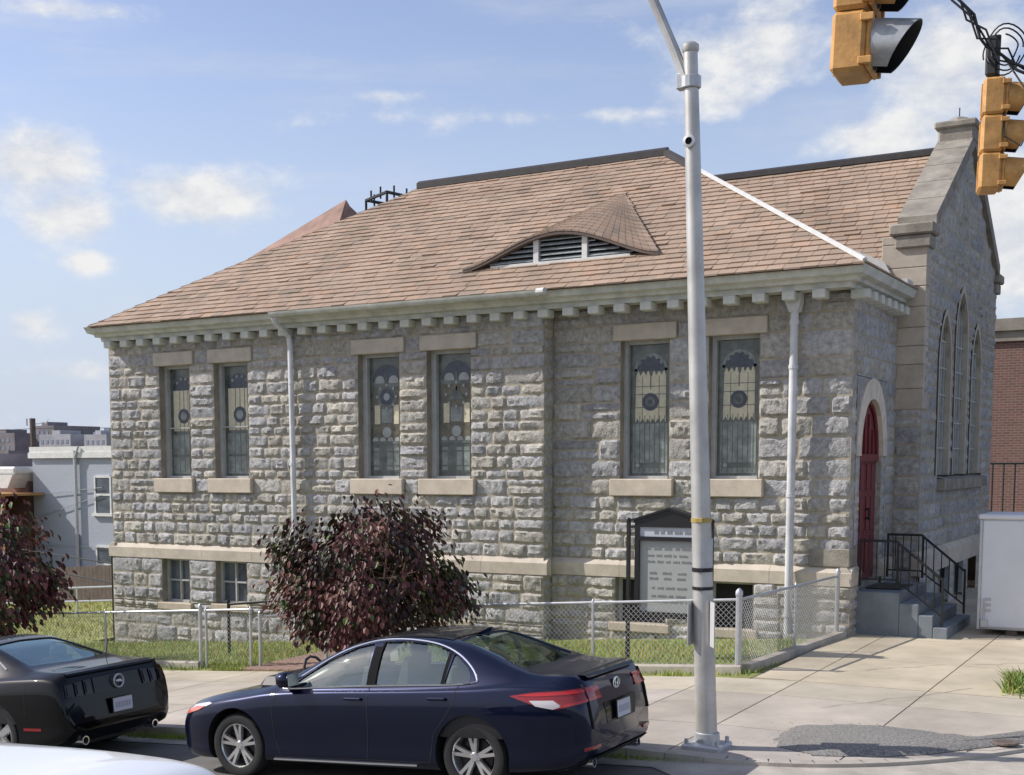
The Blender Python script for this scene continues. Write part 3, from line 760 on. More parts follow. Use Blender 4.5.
# cornice with brackets
EY, EZ, EXR, EXL = 20.52, 5.97, -4.83, -21.05
def sweep(mb, path, prof, m=0):
    # path: list of (x,y) with mitred outward offsets; prof: (out, z)
    k = len(prof); vs = []
    for i, (p, mdir) in enumerate(path):
        for o, z in prof: vs.append((p[0]+mdir[0]*o, p[1]+mdir[1]*o, z))
    fs = []
    for i in range(len(path)-1):
        for j in range(k): fs.append((i*k+j, i*k+(j+1) % k, (i+1)*k+(j+1) % k, (i+1)*k+j))
    fs += [tuple(range(k)), tuple((len(path)-1)*k+j for j in range(k))]
    mb.add(vs, fs, m)
prof = [(0, 5.66), (.05, 5.66), (.06, 5.74), (.16, 5.75), (.18, 5.80), (.30, 5.83), (.33, 5.90), (.36, 5.955), (0, 5.955)]
mb = MB(); ox = (YL+.0)
path = [((XL, 31.2), (-.7, 0)), ((XL, YL-.12), (-.7, -1)), ((XR+.0, YL-.12), (.9, -1)), ((XR+.0, GY0-.03), (.9, 0))]
sweep(mb, path, prof)
mb.box(XS, XR-.01, YL-.12, YR+.05, 5.67, 5.95); mb.box(XL, XS, YL-.1, YL+.05, 5.665, 5.945); mb.box(XR-.1, XR-.002, YR, GY0-.05, 5.665, 5.945)
cor = mb.build('cornice', M['paint'], church)
br = MB(); br.bbox(0, .2, -.27, 0, -.14, 0, .012); b0 = br.build('bracket', M['paint'], cor); 
b0.parent = cor
x = XL+.1; first = True
def putb(loc, rz):
    global first
    o = b0 if first else b0.copy()
    if not first: col.objects.link(o); o.parent = cor
    first = False; o.location = loc; o.rotation_euler = (0, 0, rz)
while x < XR-.1:
    putb((x, YL+.02 if x < XS else YL+.02, 5.655), 0); x += .475
y = YL+.1
while y < GY0-.3: putb((XR-.02, y, 5.655), math.pi/2); y += .475
# frieze wall strip behind brackets on the recessed half
# gutter on the left half
mb = MB(); gx0, gx1, gy, gz = -16.05, -10.25, EY-.075, 5.93
n = 9; vs = []; fs = []
for e, X in enumerate((gx0, gx1)):
    dz = .0 if e == 0 else .0
    for r_ in (.085, .072):
        for j in range(n): a = math.pi*(1+j/(n-1)); vs.append((X, gy+r_*math.cos(a), gz+dz+r_*math.sin(a)*1.1))
for j in range(n-1):
    fs += [(j, j+1, 2*n+j+1, 2*n+j), (n+j, n+j+1, 3*n+j+1, 3*n+j), (j, j+1, n+j+1, n+j), (2*n+j, 2*n+j+1, 3*n+j+1, 3*n+j)]
fs += [(0, n, 3*n, 2*n), (n-1, 2*n-1, 4*n-1, 3*n-1)]
mb.add(vs, fs)
gut = mb.build('gutter', M['paint'], church, smooth=True, sharp=50)
mb = MB(); mb.prism([(gx1, gy+.092*math.cos(math.pi*(1+j/10)), gz+.1*math.sin(math.pi*(1+j/10))) for j in range(11)], (.03, 0, 0)); mb.tube([(gx1, gy-.03, gz-.02), (gx1+.16, gy-.07, gz-.02)], .06, 10)
mb.build('end_cap', M['flash'], gut)
mb = MB()
mb.tube([(-15.98, gy, gz-.09), (-15.97, gy+.05, gz-.2), (-15.93, 20.86, 5.5), (-15.9, 20.86, 5.3), (-15.86, 20.86, 2.0), (-15.86, 20.86, -.75)], .055, 10)
dp = mb.build('downpipe', M['pipe'], church, smooth=True)
mb = MB()
for z in (4.6, 3.0, 1.6): mb.lathe([(.056, -.03), (.066, -.03), (.066, .03), (.056, .03)], 10, c=(-15.88, 20.86, z))
mb.build('strap', M['pipe'], dp)
mb = MB(); X, Y = -6.04, 21.12
mb.tube([(X, Y, 5.36), (X, Y, .2)], .065, 12); mb.prism([(X-.07, Y-.07, 5.36), (X+.07, Y-.07, 5.36), (X+.12, Y-.11, 5.5), (X+.12, Y-.11, 5.66), (X-.12, Y-.11, 5.66), (X-.12, Y-.11, 5.5)], (0, .2, 0))
dp = mb.build('downpipe', M['pipe'], church, smooth=True)
mb = MB()
for z in (5.2, 4.5, 2.45, .5): mb.lathe([(.066, -.03), (.078, -.03), (.078, .03), (.066, .03)], 12, c=(X, Y, z))
mb.build('strap', M['pipe'], dp)

# ------------------------------------------------------------------ roofs
SL = .617
def zr(y): return EZ + SL*(y-EY)
RY = 25.72; RZ_ = zr(RY)
HR, HL = EXR-(RY-EY), EXL+(RY-EY)
def clip_poly(poly, ax, lim, keep_less):
    out = []
    for i in range(len(poly)):
        a, b = poly[i], poly[(i+1) % len(poly)]
        ia = (a[ax] <= lim) if keep_less else (a[ax] >= lim); ib = (b[ax] <= lim) if keep_less else (b[ax] >= lim)
        if ia: out.append(a)
        if ia != ib:
            t = (lim-a[ax])/(b[ax]-a[ax]); q = [a[0]+(b[0]-a[0])*t, a[1]+(b[1]-a[1])*t]; q[ax] = lim; out.append(tuple(q))
    return out
def tile_tint(r):
    v = r.uniform(.93, 1.07); k = r.random()
    c = (1, 1, 1) if k < .70 else ((1.03, .98, .94) if k < .8 else ((.93, .95, .97) if k < .93 else (.80, .85, .88)))
    return tuple(v*q for q in c)
def tiles(mb, poly, P, lift=.021, wt=.27, ex=.205, seed=0):
    """poly in (u,v) convex; P(u,v,h) -> point"""
    r = random.Random(seed); us = [p[0] for p in poly]; vs_ = [p[1] for p in poly]
    v = min(vs_); row = 0
    while v < max(vs_):
        strip = clip_poly(clip_poly(poly, 1, v, False), 1, v+ex, True)
        if len(strip) >= 3:
            u0, u1 = min(p[0] for p in strip), max(p[0] for p in strip)
            u = u0 - wt*((row*.5) % 1) - r.uniform(0, .04); jz = [r.uniform(-.004, .004)]
            while u < u1:
                w = wt*r.uniform(.9, 1.08); c = clip_poly(clip_poly(strip, 0, u+.004, False), 0, u+w-.004, True)
                if len(c) >= 3:
                    dv = r.gauss(0, .006); dh = r.uniform(-.006, .007) + (r.random() < .03)*.012
                    top = [P(a, b + (dv if b < v+.01 else 0), (lift + dh)*(1-(b-v)/ex) + .004) for a, b in c]
                    low = [P(a, b, 0) for a, b in c]
                    n = len(c); mb.add(top+low, [tuple(range(n))] + [(i, n+i, n+(i+1) % n, (i+1) % n) for i in range(n)], 0, tile_tint(r))
                u += w
        v += ex; row += 1
S_ = math.hypot(1, SL)
nrm = Vector((0, -SL, 1)).normalized()
def Pfront(u, v, h): q = Vector((u, EY+v/S_, EZ+SL*v/S_)) + nrm*h; return q[:]
LV = (RY-EY)*S_
mb = MB()
tiles(mb, [(EXL, -.05), (EXR, -.05), (HR, LV), (HL, LV)], Pfront, seed=1)
mb.quad(Pfront(EXL, -.05, -.02), Pfront(EXR, -.05, -.02), Pfront(HR, LV, -.01), Pfront(HL, LV, -.01), 1)
YB = 2*RY-EY
mb.quad((EXR, EY, EZ), (EXR, YB, EZ), (HR, RY, RZ_), (HR, RY, RZ_+.001), 1); mb.quad((EXL, EY, EZ), (EXL, YB, EZ), (HL, RY, RZ_), (HL, RY, RZ_+.001), 1)
# left hip face and right hip face tiles
nl = Vector((-SL, 0, 1)).normalized()
def Pleft(u, v, h): q = Vector((EXL+v/S_, u, EZ+SL*v/S_)) + nl*h; return q[:]
tiles(mb, [(EY, 0), (YB, 0), (RY+.01, LV), (RY-.01, LV)], Pleft, seed=2, wt=.5)
n2 = Vector((SL, 0, 1)).normalized()
def Pright(u, v, h): q = Vector((EXR-v/S_, u, EZ+SL*v/S_)) + n2*h; return q[:]
tiles(mb, [(EY, 0), (YB, 0), (RY+.01, LV), (RY-.01, LV)], Pright, seed=3, wt=.4)
mb.quad((EXL, YB, EZ), (EXR, YB, EZ), (HR, RY, RZ_), (HL, RY, RZ_), 1)
# gable wing
GRZ = 9.1; GEZ = 6.5; GYS = GY0+.0; SG = (GRZ-GEZ)/(GYC-GYS); SGn = math.hypot(1, SG); ng = Vector((0, -SG, 1)).normalized()
def Pg(u, v, h): q = Vector((u, GYS+v/SGn, GEZ+SG*v/SGn)) + ng*h; return q[:]
LG = (GYC-GYS)*SGn
xv0 = EXR - (GEZ-EZ)/SL - .15; xv1 = EXR - (GRZ-EZ)/SL - .3
tiles(mb, [(xv0, 0), (GX-.5, 0), (GX-.5, LG), (xv1, LG)], Pg, seed=4)
mb.quad(Pg(xv0, 0, -.02), Pg(GX-.3, 0, -.02), Pg(GX-.3, LG, -.01), Pg(xv1, LG, -.01), 1)
mb.quad((GX-.3, GYC, GRZ), (xv1, GYC, GRZ), (xv0, GY1, GEZ), (GX-.3, GY1, GEZ), 1)
roof = mb.build('roof', [M['tile'], M['tileback']], church)
mb = MB()
mb.tube([(HL-.05, RY, RZ_+.03), (HR+.05, RY, RZ_+.03)], .12, 6); mb.tube([(xv1-.05, GYC, GRZ+.04), (GX-.5, GYC, GRZ+.04)], .10, 6)
hp = lambda t, h=.04: (EXR+(HR-EXR)*t, EY+(RY-EY)*t, EZ+(RZ_-EZ)*t+h)
mb.tube([hp(.80), hp(1.0)], .09, 6)
mb.build('ridge_cap', M['ridge'], roof)
mb = MB(); mb.tube([hp(.0, .03), hp(.80, .05)], .042, 6)
mb.quad((XR+.05, GY0-.06, 5.96), (XR-1.3, GY0-.06, 5.96), (XR-1.3, GY0-.06, 7.0), (XR-.25, GY0-.06, 6.5))
mb.box(XR-.3, XR+.25, GY0-.5, GY0-.05, 5.96, 6.12)
mb.build('flashing', M['flash'], roof)

# eyebrow dormer
DX0, DX1, DYF, DAY = -12.25, -8.42, 21.45, 24.0
zb = zr(DYF); dcx = (DX0+DX1)/2; ap = Vector((-10.2, DAY, zr(DAY)+.03)); DH = .52
def brow(s): # s 0..1
    x = DX0+(DX1-DX0)*s; t = (s-.5)*2
    return Vector((x, DYF, zb + DH*max(0., math.cos(t*math.pi/2))**1.55))
mb = MB(); dr_ = random.Random(8); rows = 15; cols = 26
for i in range(rows):
    for j in range(cols):
        f0, f1 = i/rows, (i+1)/rows
        s0, s1 = (j+.03)/cols, (j+.97)/cols
        if (1-f0)*(DX1-DX0)/cols < .045 and j % 3: continue
        if (1-f0)*(DX1-DX0)/cols < .045: s1 = (j+2.97)/cols
        fr = Vector((0, -.14, .0))
        def q(s, f, h): p = (brow(s)+fr).lerp(ap, f); return (p.x, p.y, p.z + h)
        tp = [q(s0, f0, .034), q(s1, f0, .034), q(s1, f1, .012), q(s0, f1, .012)]; lo = [q(s0, f0, 0.0), q(s1, f0, 0.0), q(s1, f1, 0), q(s0, f1, 0)]
        tt = tile_tint(dr_); tt = tuple(c_*.93 for c_ in tt)
        mb.add(tp+lo, [(0, 1, 2, 3), (0, 4, 5, 1), (1, 5, 6, 2), (3, 2, 6, 7), (0, 3, 7, 4)], 0, tt)
dorm = mb.build('dormer', M['tile'], church)
mb = MB(); N_ = 24
for j in range(N_):
    a, b = brow(j/N_), brow((j+1)/N_); o = Vector((0, -.13, -.0)); dz = Vector((0, 0, -.055))
    mb.add([a+o, b+o, b+o+dz, a+o+dz, a+dz+Vector((0, .05, 0)), b+dz+Vector((0, .05, 0))], [(0, 1, 2, 3), (3, 2, 5, 4)])
mb.build('dormer_fascia', M['fencewood'], dorm)
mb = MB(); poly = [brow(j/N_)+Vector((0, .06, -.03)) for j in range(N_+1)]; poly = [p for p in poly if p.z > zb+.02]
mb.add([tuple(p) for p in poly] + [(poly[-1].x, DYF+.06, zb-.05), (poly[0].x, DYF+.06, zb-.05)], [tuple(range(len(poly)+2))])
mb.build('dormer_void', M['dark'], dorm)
mb = MB()
for k in range(5):
    z = zb+.05+k*.085
    ss = [j/60 for j in range(61) if brow(j/60).z-.07 > z]
    if ss:
        xa, xb = brow(ss[0]).x, brow(ss[-1]).x
        mb.add([(xa, DYF-.03, z), (xb, DYF-.03, z), (xb, DYF+.05, z+.06), (xa, DYF+.05, z+.06), (xa, DYF-.03, z+.014), (xb, DYF-.03, z+.014)], [(0, 1, 2, 3), (0, 1, 5, 4), (4, 5, 2, 3)])
mb.build('louver', M['louver'], dorm)
mb = MB()
for X_, w_ in ((-10.78, .05), (-9.83, .05)):
    s = (X_-DX0)/(DX1-DX0); mb.box(X_-w_, X_+w_, DYF-.05, DYF+.06, zb-.02, brow(s).z-.04)
mb.box(DX0+.55, DX1-.55, DYF-.06, DYF+.05, zb-.02, zb+.03)
mb.build('mullion', M['paint2'], dorm)

# rear turret roof seen over the left hip, rusty
mb = MB(); A = Vector((-18.45, 26.5, 9.33)); 
base = [Vector((-21.5, 25.6, 7.75)), Vector((-22.2, 27.2, 7.6)), Vector((-17.9, 27.8, 8.3)), Vector((-17.95, 25.3, 8.2))]
low = [Vector((b.x, b.y, 6.2)) for b in base]
top = A
mb.add([tuple(b) for b in base] + [tuple(A), (-18.75, 27.1, 9.3)], [(0, 3, 4), (0, 4, 5, 1), (3, 2, 5, 4), (2, 1, 5)])
mb.add([tuple(b) for b in base+low], [(i, (i+1) % 4, 4+(i+1) % 4, 4+i) for i in range(4)], 0)
mb.build('turret_roof', M['rust'], church)
# ------------------------------------------------------------------ entrance steps and railings
st = thing('entrance_steps', 'grey painted concrete steps climbing to the red church door', 'steps', (-4.5, 22.6, .1))
SY0, SY1 = 21.62, 23.75
mb = MB(); tops = [(XR+.02, -4.42, .90), (-4.42, -4.12, .73), (-4.12, -3.9, .56), (-3.9, -3.68, .38)]
for a, b, z in tops: mb.bbox(a+.002, b, SY0, SY1, -.1, z, .012)
mb.build('steps', M['steppaint'], st)
mb = MB(); mb.bbox(-5.05, -4.5, 22.1, 23.1, .902, .92, .005); mb.build('door_mat', M['trimblack'], st)
def handrail(label, y, rail=True):
    r = thing('hand_railing', label, 'railing', (-4.3, y, .9), 'iron railings on the entrance steps')
    zt = .98; path = [(-5.05, y, 1.72), (-4.5, y, 1.72), (-3.78, y, 1.12)]
    m1 = MB(); m1.tube(path, .021, 6); m1.tube([(-5.05, y, 1.10), (-4.5, y, 1.10), (-3.78, y, .55)], .014, 6); m1.build('rail', M['iron'], r)
    for X, z0, z1 in ((-5.05, .98, 1.74), (-4.47, .98, 1.72), (-3.78, .40, 1.16)):
        p = MB(); p.tube([(X, y, z0), (X, y, z1)], .02, 6); p.build('post', M['iron'], r)
    for k in range(1, 10):
        X = -5.05+k*.127; 
        if abs(X+4.47) < .05: continue
        t = max(0, (X+4.5)/.72); p = MB(); p.tube([(X, y, 1.10-.55*t), (X, y, 1.72-.6*t)], .009, 5); p.build('baluster', M['iron'], r)
    return r
handrail('black iron handrail on the near side of the grey church steps', SY0+.07)
handrail('black iron handrail on the far side of the grey church steps', SY1-.07)

# ------------------------------------------------------------------ chain link fences
def fence_run(label, a, b, posts, h=.98, gate=False, kerbwall=True, hfun=None, name='chain_link_fence', endpost=True, group='chain link fence around the churchyard'):
    a, b = Vector(a), Vector(b); L = (b-a).length; d = (b-a)/L
    c = (a+b)/2
    f = thing(name, label, 'fence' if not gate else 'gate', (c.x, c.y, G(c.x, c.y)), group)
    hz = hfun or (lambda t: h)
    def P(s, z): q = a+d*s; return Vector((q.x, q.y, G(q.x, q.y)+z))
    n = Vector((-d.y, d.x))
    mesh = MB(); pitch = .075; z0, w = .07, .0038
    H = h-.03-z0; k = -H
    while k < L:
        for sg in (1, -1):
            s0, s1 = k, k+H; t0, t1 = max(0, s0), min(L, s1)
            if t1-t0 < .02: continue
            def q(s): u = (s-s0)/H; return z0+(u if sg > 0 else 1-u)*(hz(s/L)-.03-z0)
            A, B = P(t0, q(t0)), P(t1, q(t1)); off = Vector((n.x, n.y, 0))*(.003*sg)
            dv = Vector((0, 0, w)); 
            mesh.add([A+off-dv, A+off+dv, B+off+dv, B+off-dv], [(0, 1, 2, 3)])
            dv2 = Vector((n.x, n.y, 0))*w
            mesh.add([A+off-dv2, A+off+dv2, B+off+dv2, B+off-dv2], [(0, 1, 2, 3)])
        k += pitch
    mesh.build('mesh', M['wire'], f, fixn=False)
    m1 = MB(); m1.tube([P(L*i/8, hz(i/8)) for i in range(9)], .021, 8); m1.build('top_rail', M['galv'], f, smooth=True)
    for s, r, e in posts:
        p = MB(); p.tube([P(s, -.1), P(s, hz(s/L)+e)], r, 10); p.lathe([(r*1.15, -.02), (r*1.15, .03), (r*.5, .07), (0, .08)], 10, c=P(s, hz(s/L)+e)[:]); p.build('post', M['galv'], f, smooth=True)
    return f
FY = 17.25
fence_run('long chain link fence run between the street pole and the dark red shrub', (-12.5, FY, 0), (-5.6, FY, 0), [(0, .03, .02), (2.4, .022, -.02), (4.75, .022, -.02), (6.9, .045, .08)])
fence_run('chain link fence run on the lawn at the far left behind the black car', (-30, FY+.02, 0), (-15.2, FY, 0), [(k*2.5, .022, -.02) for k in range(1, 6)] + [(14.8, .035, .05)])
fence_run('chain link side fence running from the street corner post to the church wall', (-5.58, FY+.06, 0), (-5.26, 21.1, 0), [(2.0, .022, -.02), (3.82, .035, .05)])
fence_run('narrow closed chain link gate beside the left end of the shrub', (-15.1, FY, 0), (-14.05, FY, 0), [(.03, .024, -.02), (1.02, .024, -.02)], name='chain_link_gate', gate=True, group=None)
fence_run('open chain link gate leaf swung inward over the brick path', (-13.9, FY+.03, 0), (-12.95, FY+.75, 0), [(0, .03, .03), (1.1, .022, -.03)], name='chain_link_gate', gate=True, group=None, h=.85)
mb = MB()   # low concrete curb beneath the fences
for (x0, y0, x1, y1) in ((-30, FY, -15.2, FY), (-12.5, FY, -5.54, FY), (-5.52, FY+.08, -5.2, 21.2)):
    N_ = 8
    for i in range(N_):
        ax, ay = x0+(x1-x0)*i/N_, y0+(y1-y0)*i/N_; bx, by = x0+(x1-x0)*(i+1)/N_, y0+(y1-y0)*(i+1)/N_
        d = Vector((bx-ax, by-ay)).normalized(); n = Vector((-d.y, d.x))*.09
        vs = []
        for X, Y in ((ax, ay), (bx, by)):
            for s_, z in ((-1, -.2), (-1, .07), (-.8, .09), (.8, .09), (1, .07), (1, -.2)): vs.append((X+n.x*s_, Y+n.y*s_, G(X, Y)+z))
        mb.add(vs, [(j, j+1, 7+j, 6+j) for j in range(5)] + [tuple(range(6))[::-1], tuple(range(6, 12))])
tag(mb.build('fence_curb', M['kerb']), kind='structure')

# black pipe handrail in the yard
r = thing('yard_handrail', 'black pipe handrail standing on the lawn beside the brick path', 'handrail', (-15, 18.9, -.6))
mb = MB(); A = Vector((-15.95, 18.9, .38)); B = Vector((-12.6, 18.9, .75)); mb.tube([A, B], .028, 8); mb.build('rail', M['iron'], r)
mb = MB(); mb.tube([(-15.95, 18.9, -.65), (-15.95, 18.9, .46)], .032, 8); mb.build('post', M['iron'], r)
mb = MB(); mb.tube([(-12.7, 18.9, -.65), (-12.7, 18.9, .78)], .032, 8); mb.build('post', M['iron'], r)

# ------------------------------------------------------------------ notice board
nb = thing('notice_board', 'black framed church notice board with a gabled top standing on two posts', 'notice board', (-7.0, 18.3, .04))
for X in (-7.65, -6.36):
    mb = MB(); mb.tube([(X, 18.3, -.1), (X, 18.3, 2.12)], .036, 4); mb.lathe([(.04, 0), (.04, .03), (0, .06)], 8, c=(X, 18.3, 2.12)); mb.build('post', M['iron'], nb)
mb = MB(); y0, y1 = 18.24, 18.42
bx0, bx1 = -7.53, -6.46
mb.prism([(bx0-.02, y0, 2.10), (bx1+.02, y0, 2.10), (bx1+.02, y0, 2.14), ((bx0+bx1)/2, y0, 2.31), (bx0-.02, y0, 2.14)], (0, y1-y0, 0))
mb.prism([(bx0-.06, y0-.03, 2.12), ((bx0+bx1)/2, y0-.03, 2.30), (bx1+.06, y0-.03, 2.12), (bx1+.06, y0-.03, 2.15), ((bx0+bx1)/2, y0-.03, 2.335), (bx0-.06, y0-.03, 2.15)], (0, .24, 0))
mb.box(bx0, bx0+.07, y0, y1, .72, 2.10); mb.box(bx1-.07, bx1, y0, y1, .72, 2.10); mb.box(bx0+.07, bx1-.07, y0, y1, .72, .78); mb.box(bx0+.07, bx1-.07, y0, y1, 1.84, 1.90); mb.box(bx0+.07, bx1-.07, y0, y1, 2.04, 2.10)
mb.box(bx0+.01, bx1-.01, y1-.02, y1+.01, .73, 2.09); mb.box(-7.65, -6.36, 18.28, 18.32, .69, .72); mb.box(-7.65, -6.36, 18.28, 18.32, 2.02, 2.05)
mb.build('cabinet', M['trimblack'], nb)
mb = MB(); mb.box(bx0+.07, bx1-.07, y0+.05, y0+.07, .78, 1.84, 0)
lr = random.Random(4)
def textline(zc, h, u0, u1, gap=.035):
    x = u0
    while x < u1-.03:
        w = lr.uniform(.05, .15); e = min(u1, x+w); k = x
        while k < e-.008:
            lw = lr.uniform(.010, .02); mb.box(k, min(e, k+lw), y0+.046, y0+.05, zc-h/2, zc+h/2*lr.uniform(.4, 1), 1); k += lw+.010
        x = e+gap
for z in (1.72, 1.62, 1.53): textline(z, .04, bx0+.18, bx1-.2)
for z in (1.36, 1.28): textline(z, .04, bx0+.22, bx1-.22, .09)
for z in (1.14, 1.02, .94): textline(z, .04, bx0+.26, bx1-.24)
mb.build('letter_board', [M['board'], M['letter']], nb)
mb = MB(); mb.box(bx0+.07, bx1-.07, y0+.03, y0+.05, 1.90, 2.04, 0); textline(1.965, .055, bx0+.3, bx1-.15)
mb.v = [(x, y - (.02 if abs(y-y0-.046) < .001 or abs(y-y0-.05) < .0005 and x > bx0+.25 and x < bx1-.1 else 0), z) for x, y, z in mb.v]
mb.build('header', [M['boardhead'], M['letter']], nb)

# ------------------------------------------------------------------ street lamp pole
PX_, PY_ = -4.33, 12.4; PZ_ = G(PX_, PY_)
lp = thing('street_lamp', 'tall silver street lamp pole leaning slightly on the pavement corner', 'street lamp', (PX_, PY_, PZ_))
topP = Vector((-4.6, 12.4, 6.92)); bot = Vector((PX_, PY_, PZ_))
pl = lambda t: bot.lerp(topP, t)
mb = MB(); mb.tube([pl(t) for t in (0, .25, .5, .75, 1)], .108, 18, r2=.068); mb.lathe([(.07, -.02), (.082, 0), (.082, .05), (.05, .075), (0, .08)], 16, c=topP[:])
pole_o = mb.build('pole', M['pole'], lp, smooth=True)
mb = MB()
mb.lathe([(.11, .16), (.125, .15), (.13, .06), (.17, .045), (.18, 0)], 16, c=bot[:]); mb.bbox(PX_-.2, PX_+.2, PY_-.2, PY_+.2, PZ_-.02, PZ_+.05, .015)
for sx in (-1, 1):
    for sy in (-1, 1): mb.lathe([(.022, 0), (.022, .05), (0, .055)], 6, c=(PX_+sx*.155, PY_+sy*.155, PZ_+.05))
mb.build('base_flange', M['galv'], lp, smooth=True)
mb = MB(); a0 = pl(.965); mb.tube([a0+Vector((-.05, -.02, -.02)), a0+Vector((-.16, 0, .25)), a0+Vector((-.85, -.35, 2.0)), a0+Vector((-1.3, -.7, 2.5)), a0+Vector((-2.1, -1.1, 2.75))], [.05, .048, .042, .036, .03], 10); mb.build('arm', M['pole'], lp, smooth=True)
mb = MB(); hd = a0+Vector((-2.3, -1.2, 2.75)); mb.bbox(hd.x-.35, hd.x+.25, hd.y-.16, hd.y+.16, hd.z-.07, hd.z+.08, .05); mb.build('lamp_head', M['galv'], lp)
mb = MB(); mb.lathe([(.085, -.06), (.098, -.05), (.098, .05), (.085, .06)], 14, c=(a0+Vector((0, 0, -.06)))[:]); mb.bbox(a0.x-.13, a0.x-.04, a0.y-.06, a0.y+.04, a0.z-.12, a0.z+.03, .01); mb.build('arm_clamp', M['galv'], lp)
for t, dx in ((.872, -.0),):
    q = pl(t); mb = MB(); mb.lathe([(.035, -.11), (.062, -.105), (.062, -.08), (.04, -.078), (.04, -.05)], 14, axis='y', c=q[:]); mb.build('hand_hole', M['galv'], lp, smooth=True)
    mb = MB(); mb.lathe([(0, -.082), (.038, -.082), (.038, -.07)], 12, axis='y', c=q[:]); mb.build('hand_hole_gap', M['dark'], lp)
for t, m_, hh in ((.335, 'brass', .022), (.263, 'trimblack', .02), (.236, 'trimblack', .016)):
    if m_ == 'brass': M['brass'] = mat('brass_strap', (.45, .33, .10), .5, .4)
    q = pl(t); rr = .108-.04*t+.006; mb = MB(); mb.lathe([(rr-.01, -hh), (rr, -hh), (rr, hh), (rr-.01, hh)], 18, c=q[:])
    mb.bbox(q.x-.02, q.x+.05, q.y-rr-.015, q.y-rr+.01, q.z-hh, q.z+hh, .004); mb.build('strap', M[m_], lp)
q = pl(.285); mb = MB(); N_ = 8
for i in range(N_):
    a0_, a1_ = R(-75)+R(95)*i/N_, R(-75)+R(95)*(i+1)/N_; rr = .104
    mb.quad(*[(q.x+rr*math.cos(a_), q.y+rr*math.sin(a_), z_) for a_, z_ in ((a0_, q.z-.15), (a1_, q.z-.15), (a1_, q.z+.16), (a0_, q.z+.16))])
mb.build('sticker', M['galv'], lp, smooth=True)
# two small paper signs strapped to the pole, seen edge on
for nm, sx, lab in (('pole_sign', -1, 'small pale sign panel strapped to the left side of the street lamp pole'), ('pole_sign', 1, 'small pale sign panel strapped to the right side of the street lamp pole')):
    q = pl(.185); s = MB(); r_ = .104
    c = Vector((q.x-r_-.012, q.y, q.z)) if sx < 0 else Vector((q.x+.095, q.y-r_*.7, q.z)); ang = R(-2) if sx < 0 else R(-34)
    dx, dy = math.sin(ang)*.15, math.cos(ang)*.15
    nx, ny = math.cos(ang)*.004, -math.sin(ang)*.004
    s.add([(c.x-dx-nx, c.y-dy-ny, c.z-.22), (c.x+dx-nx, c.y+dy-ny, c.z-.22), (c.x+dx+nx, c.y+dy+ny, c.z-.22), (c.x-dx+nx, c.y-dy+ny, c.z-.22), (c.x-dx-nx, c.y-dy-ny, c.z+.22), (c.x+dx-nx, c.y+dy-ny, c.z+.22), (c.x+dx+nx, c.y+dy+ny, c.z+.22), (c.x-dx+nx, c.y-dy+ny, c.z+.22)],
          [(0, 3, 2, 1), (4, 5, 6, 7), (0, 1, 5, 4), (1, 2, 6, 5), (2, 3, 7, 6), (3, 0, 4, 7)])
    tag(s.build('pole_sign', M['whitepaper']), lab, 'sign', 'signs strapped to the street lamp pole')

# ------------------------------------------------------------------ traffic signals on span wires
def visor(mb, c, d, r, L, cut, m):
    # tunnel visor: open tube along d, its lower lip cut back
    d = Vector(d).normalized(); s = d.cross(Vector((0, 0, 1))).normalized(); u = Vector((0, 0, 1)); N_ = 20; vs = []
    for rr in (r, r-.006):
        for e in (0, 1):
            for i in range(N_+1):
                a = R(-60) + R(300)*i/N_   # open at the bottom
                up = math.sin(a); ln = L*(1-cut*(1-(up+1)/2)**1.0) if e else 0
                vs.append(Vector(c) + d*ln + s*rr*math.cos(a) + u*rr*math.sin(a))
    k = N_+1; fs = []; 
    for i in range(N_): fs += [(i, i+1, k+i+1, k+i)]
    mb.add(vs, fs, m); 
    fs2 = [(2*k+i, 2*k+i+1, 3*k+i+1, 3*k+i) for i in range(N_)] + [(k+i, k+i+1, 3*k+i+1, 3*k+i) for i in range(N_)]
    mb.add(vs, fs2, 2)
def signal(label, P, yaw, sc, grey_low, nm='traffic_signal', tilt=0):
    t = thing(nm, label, 'traffic light', (0, 0, 0), 'traffic signals hung over the crossing')
    H, W, D = .345*sc, .34*sc, .19*sc
    for k in range(3):
        z1 = -k*H; z0 = z1-H+.006
        mb = MB(); mb.bbox(-D, 0, -W/2, W/2, z0, z1, .022*sc); mb.bbox(.001, .03*sc, -W/2+.012, W/2-.012, z0+.012, z1-.012, .012*sc)
        for zz in (z0+.05*sc, z1-.05*sc):     # hinge and latch lugs on the sides
            for sy in (-1, 1): mb.bbox(-.03*sc, .045*sc, sy*W/2-.014, sy*W/2+.014, zz-.018, zz+.018, .004)
        mb.tube([(-D-.001, 0, z0+.02), (-D-.001, 0, z1-.02)], .01*sc, 4)
        sec = mb.build('signal_section', M['yellow'], t, world=False)
        zc = (z0+z1)/2
        v = MB(); visor(v, (.03*sc, 0, zc), (1, 0, -.13), .152*sc, .255*sc, .62 if not(k == 2 and grey_low) else .7, 0 if not (k == 2 and grey_low) else 1)
        v.build('visor', [M['yellow'], M['visorgrey'], M['black']], sec, world=False, smooth=True, fixn=False)
        l = MB(); l.lathe([(0, .045*sc), (.08*sc, .042*sc), (.135*sc, .031*sc)], 18, axis='x', c=(0, 0, zc)); l.build('lens', M['black'], sec, world=False, smooth=True)
    mb = MB(); mb.lathe([(.05*sc, 0), (.05*sc, .05*sc), (.028*sc, .07*sc), (.028*sc, .34*sc)], 10, c=(-D*.5, 0, 0)); mb.bbox(-D*.5-.04, -D*.5+.04, -.025, .025, .22*sc, .42*sc, .01); mb.build('hanger', M['black'], t, world=False)
    t.location = P; t.rotation_euler = (0, tilt, yaw)
    return t
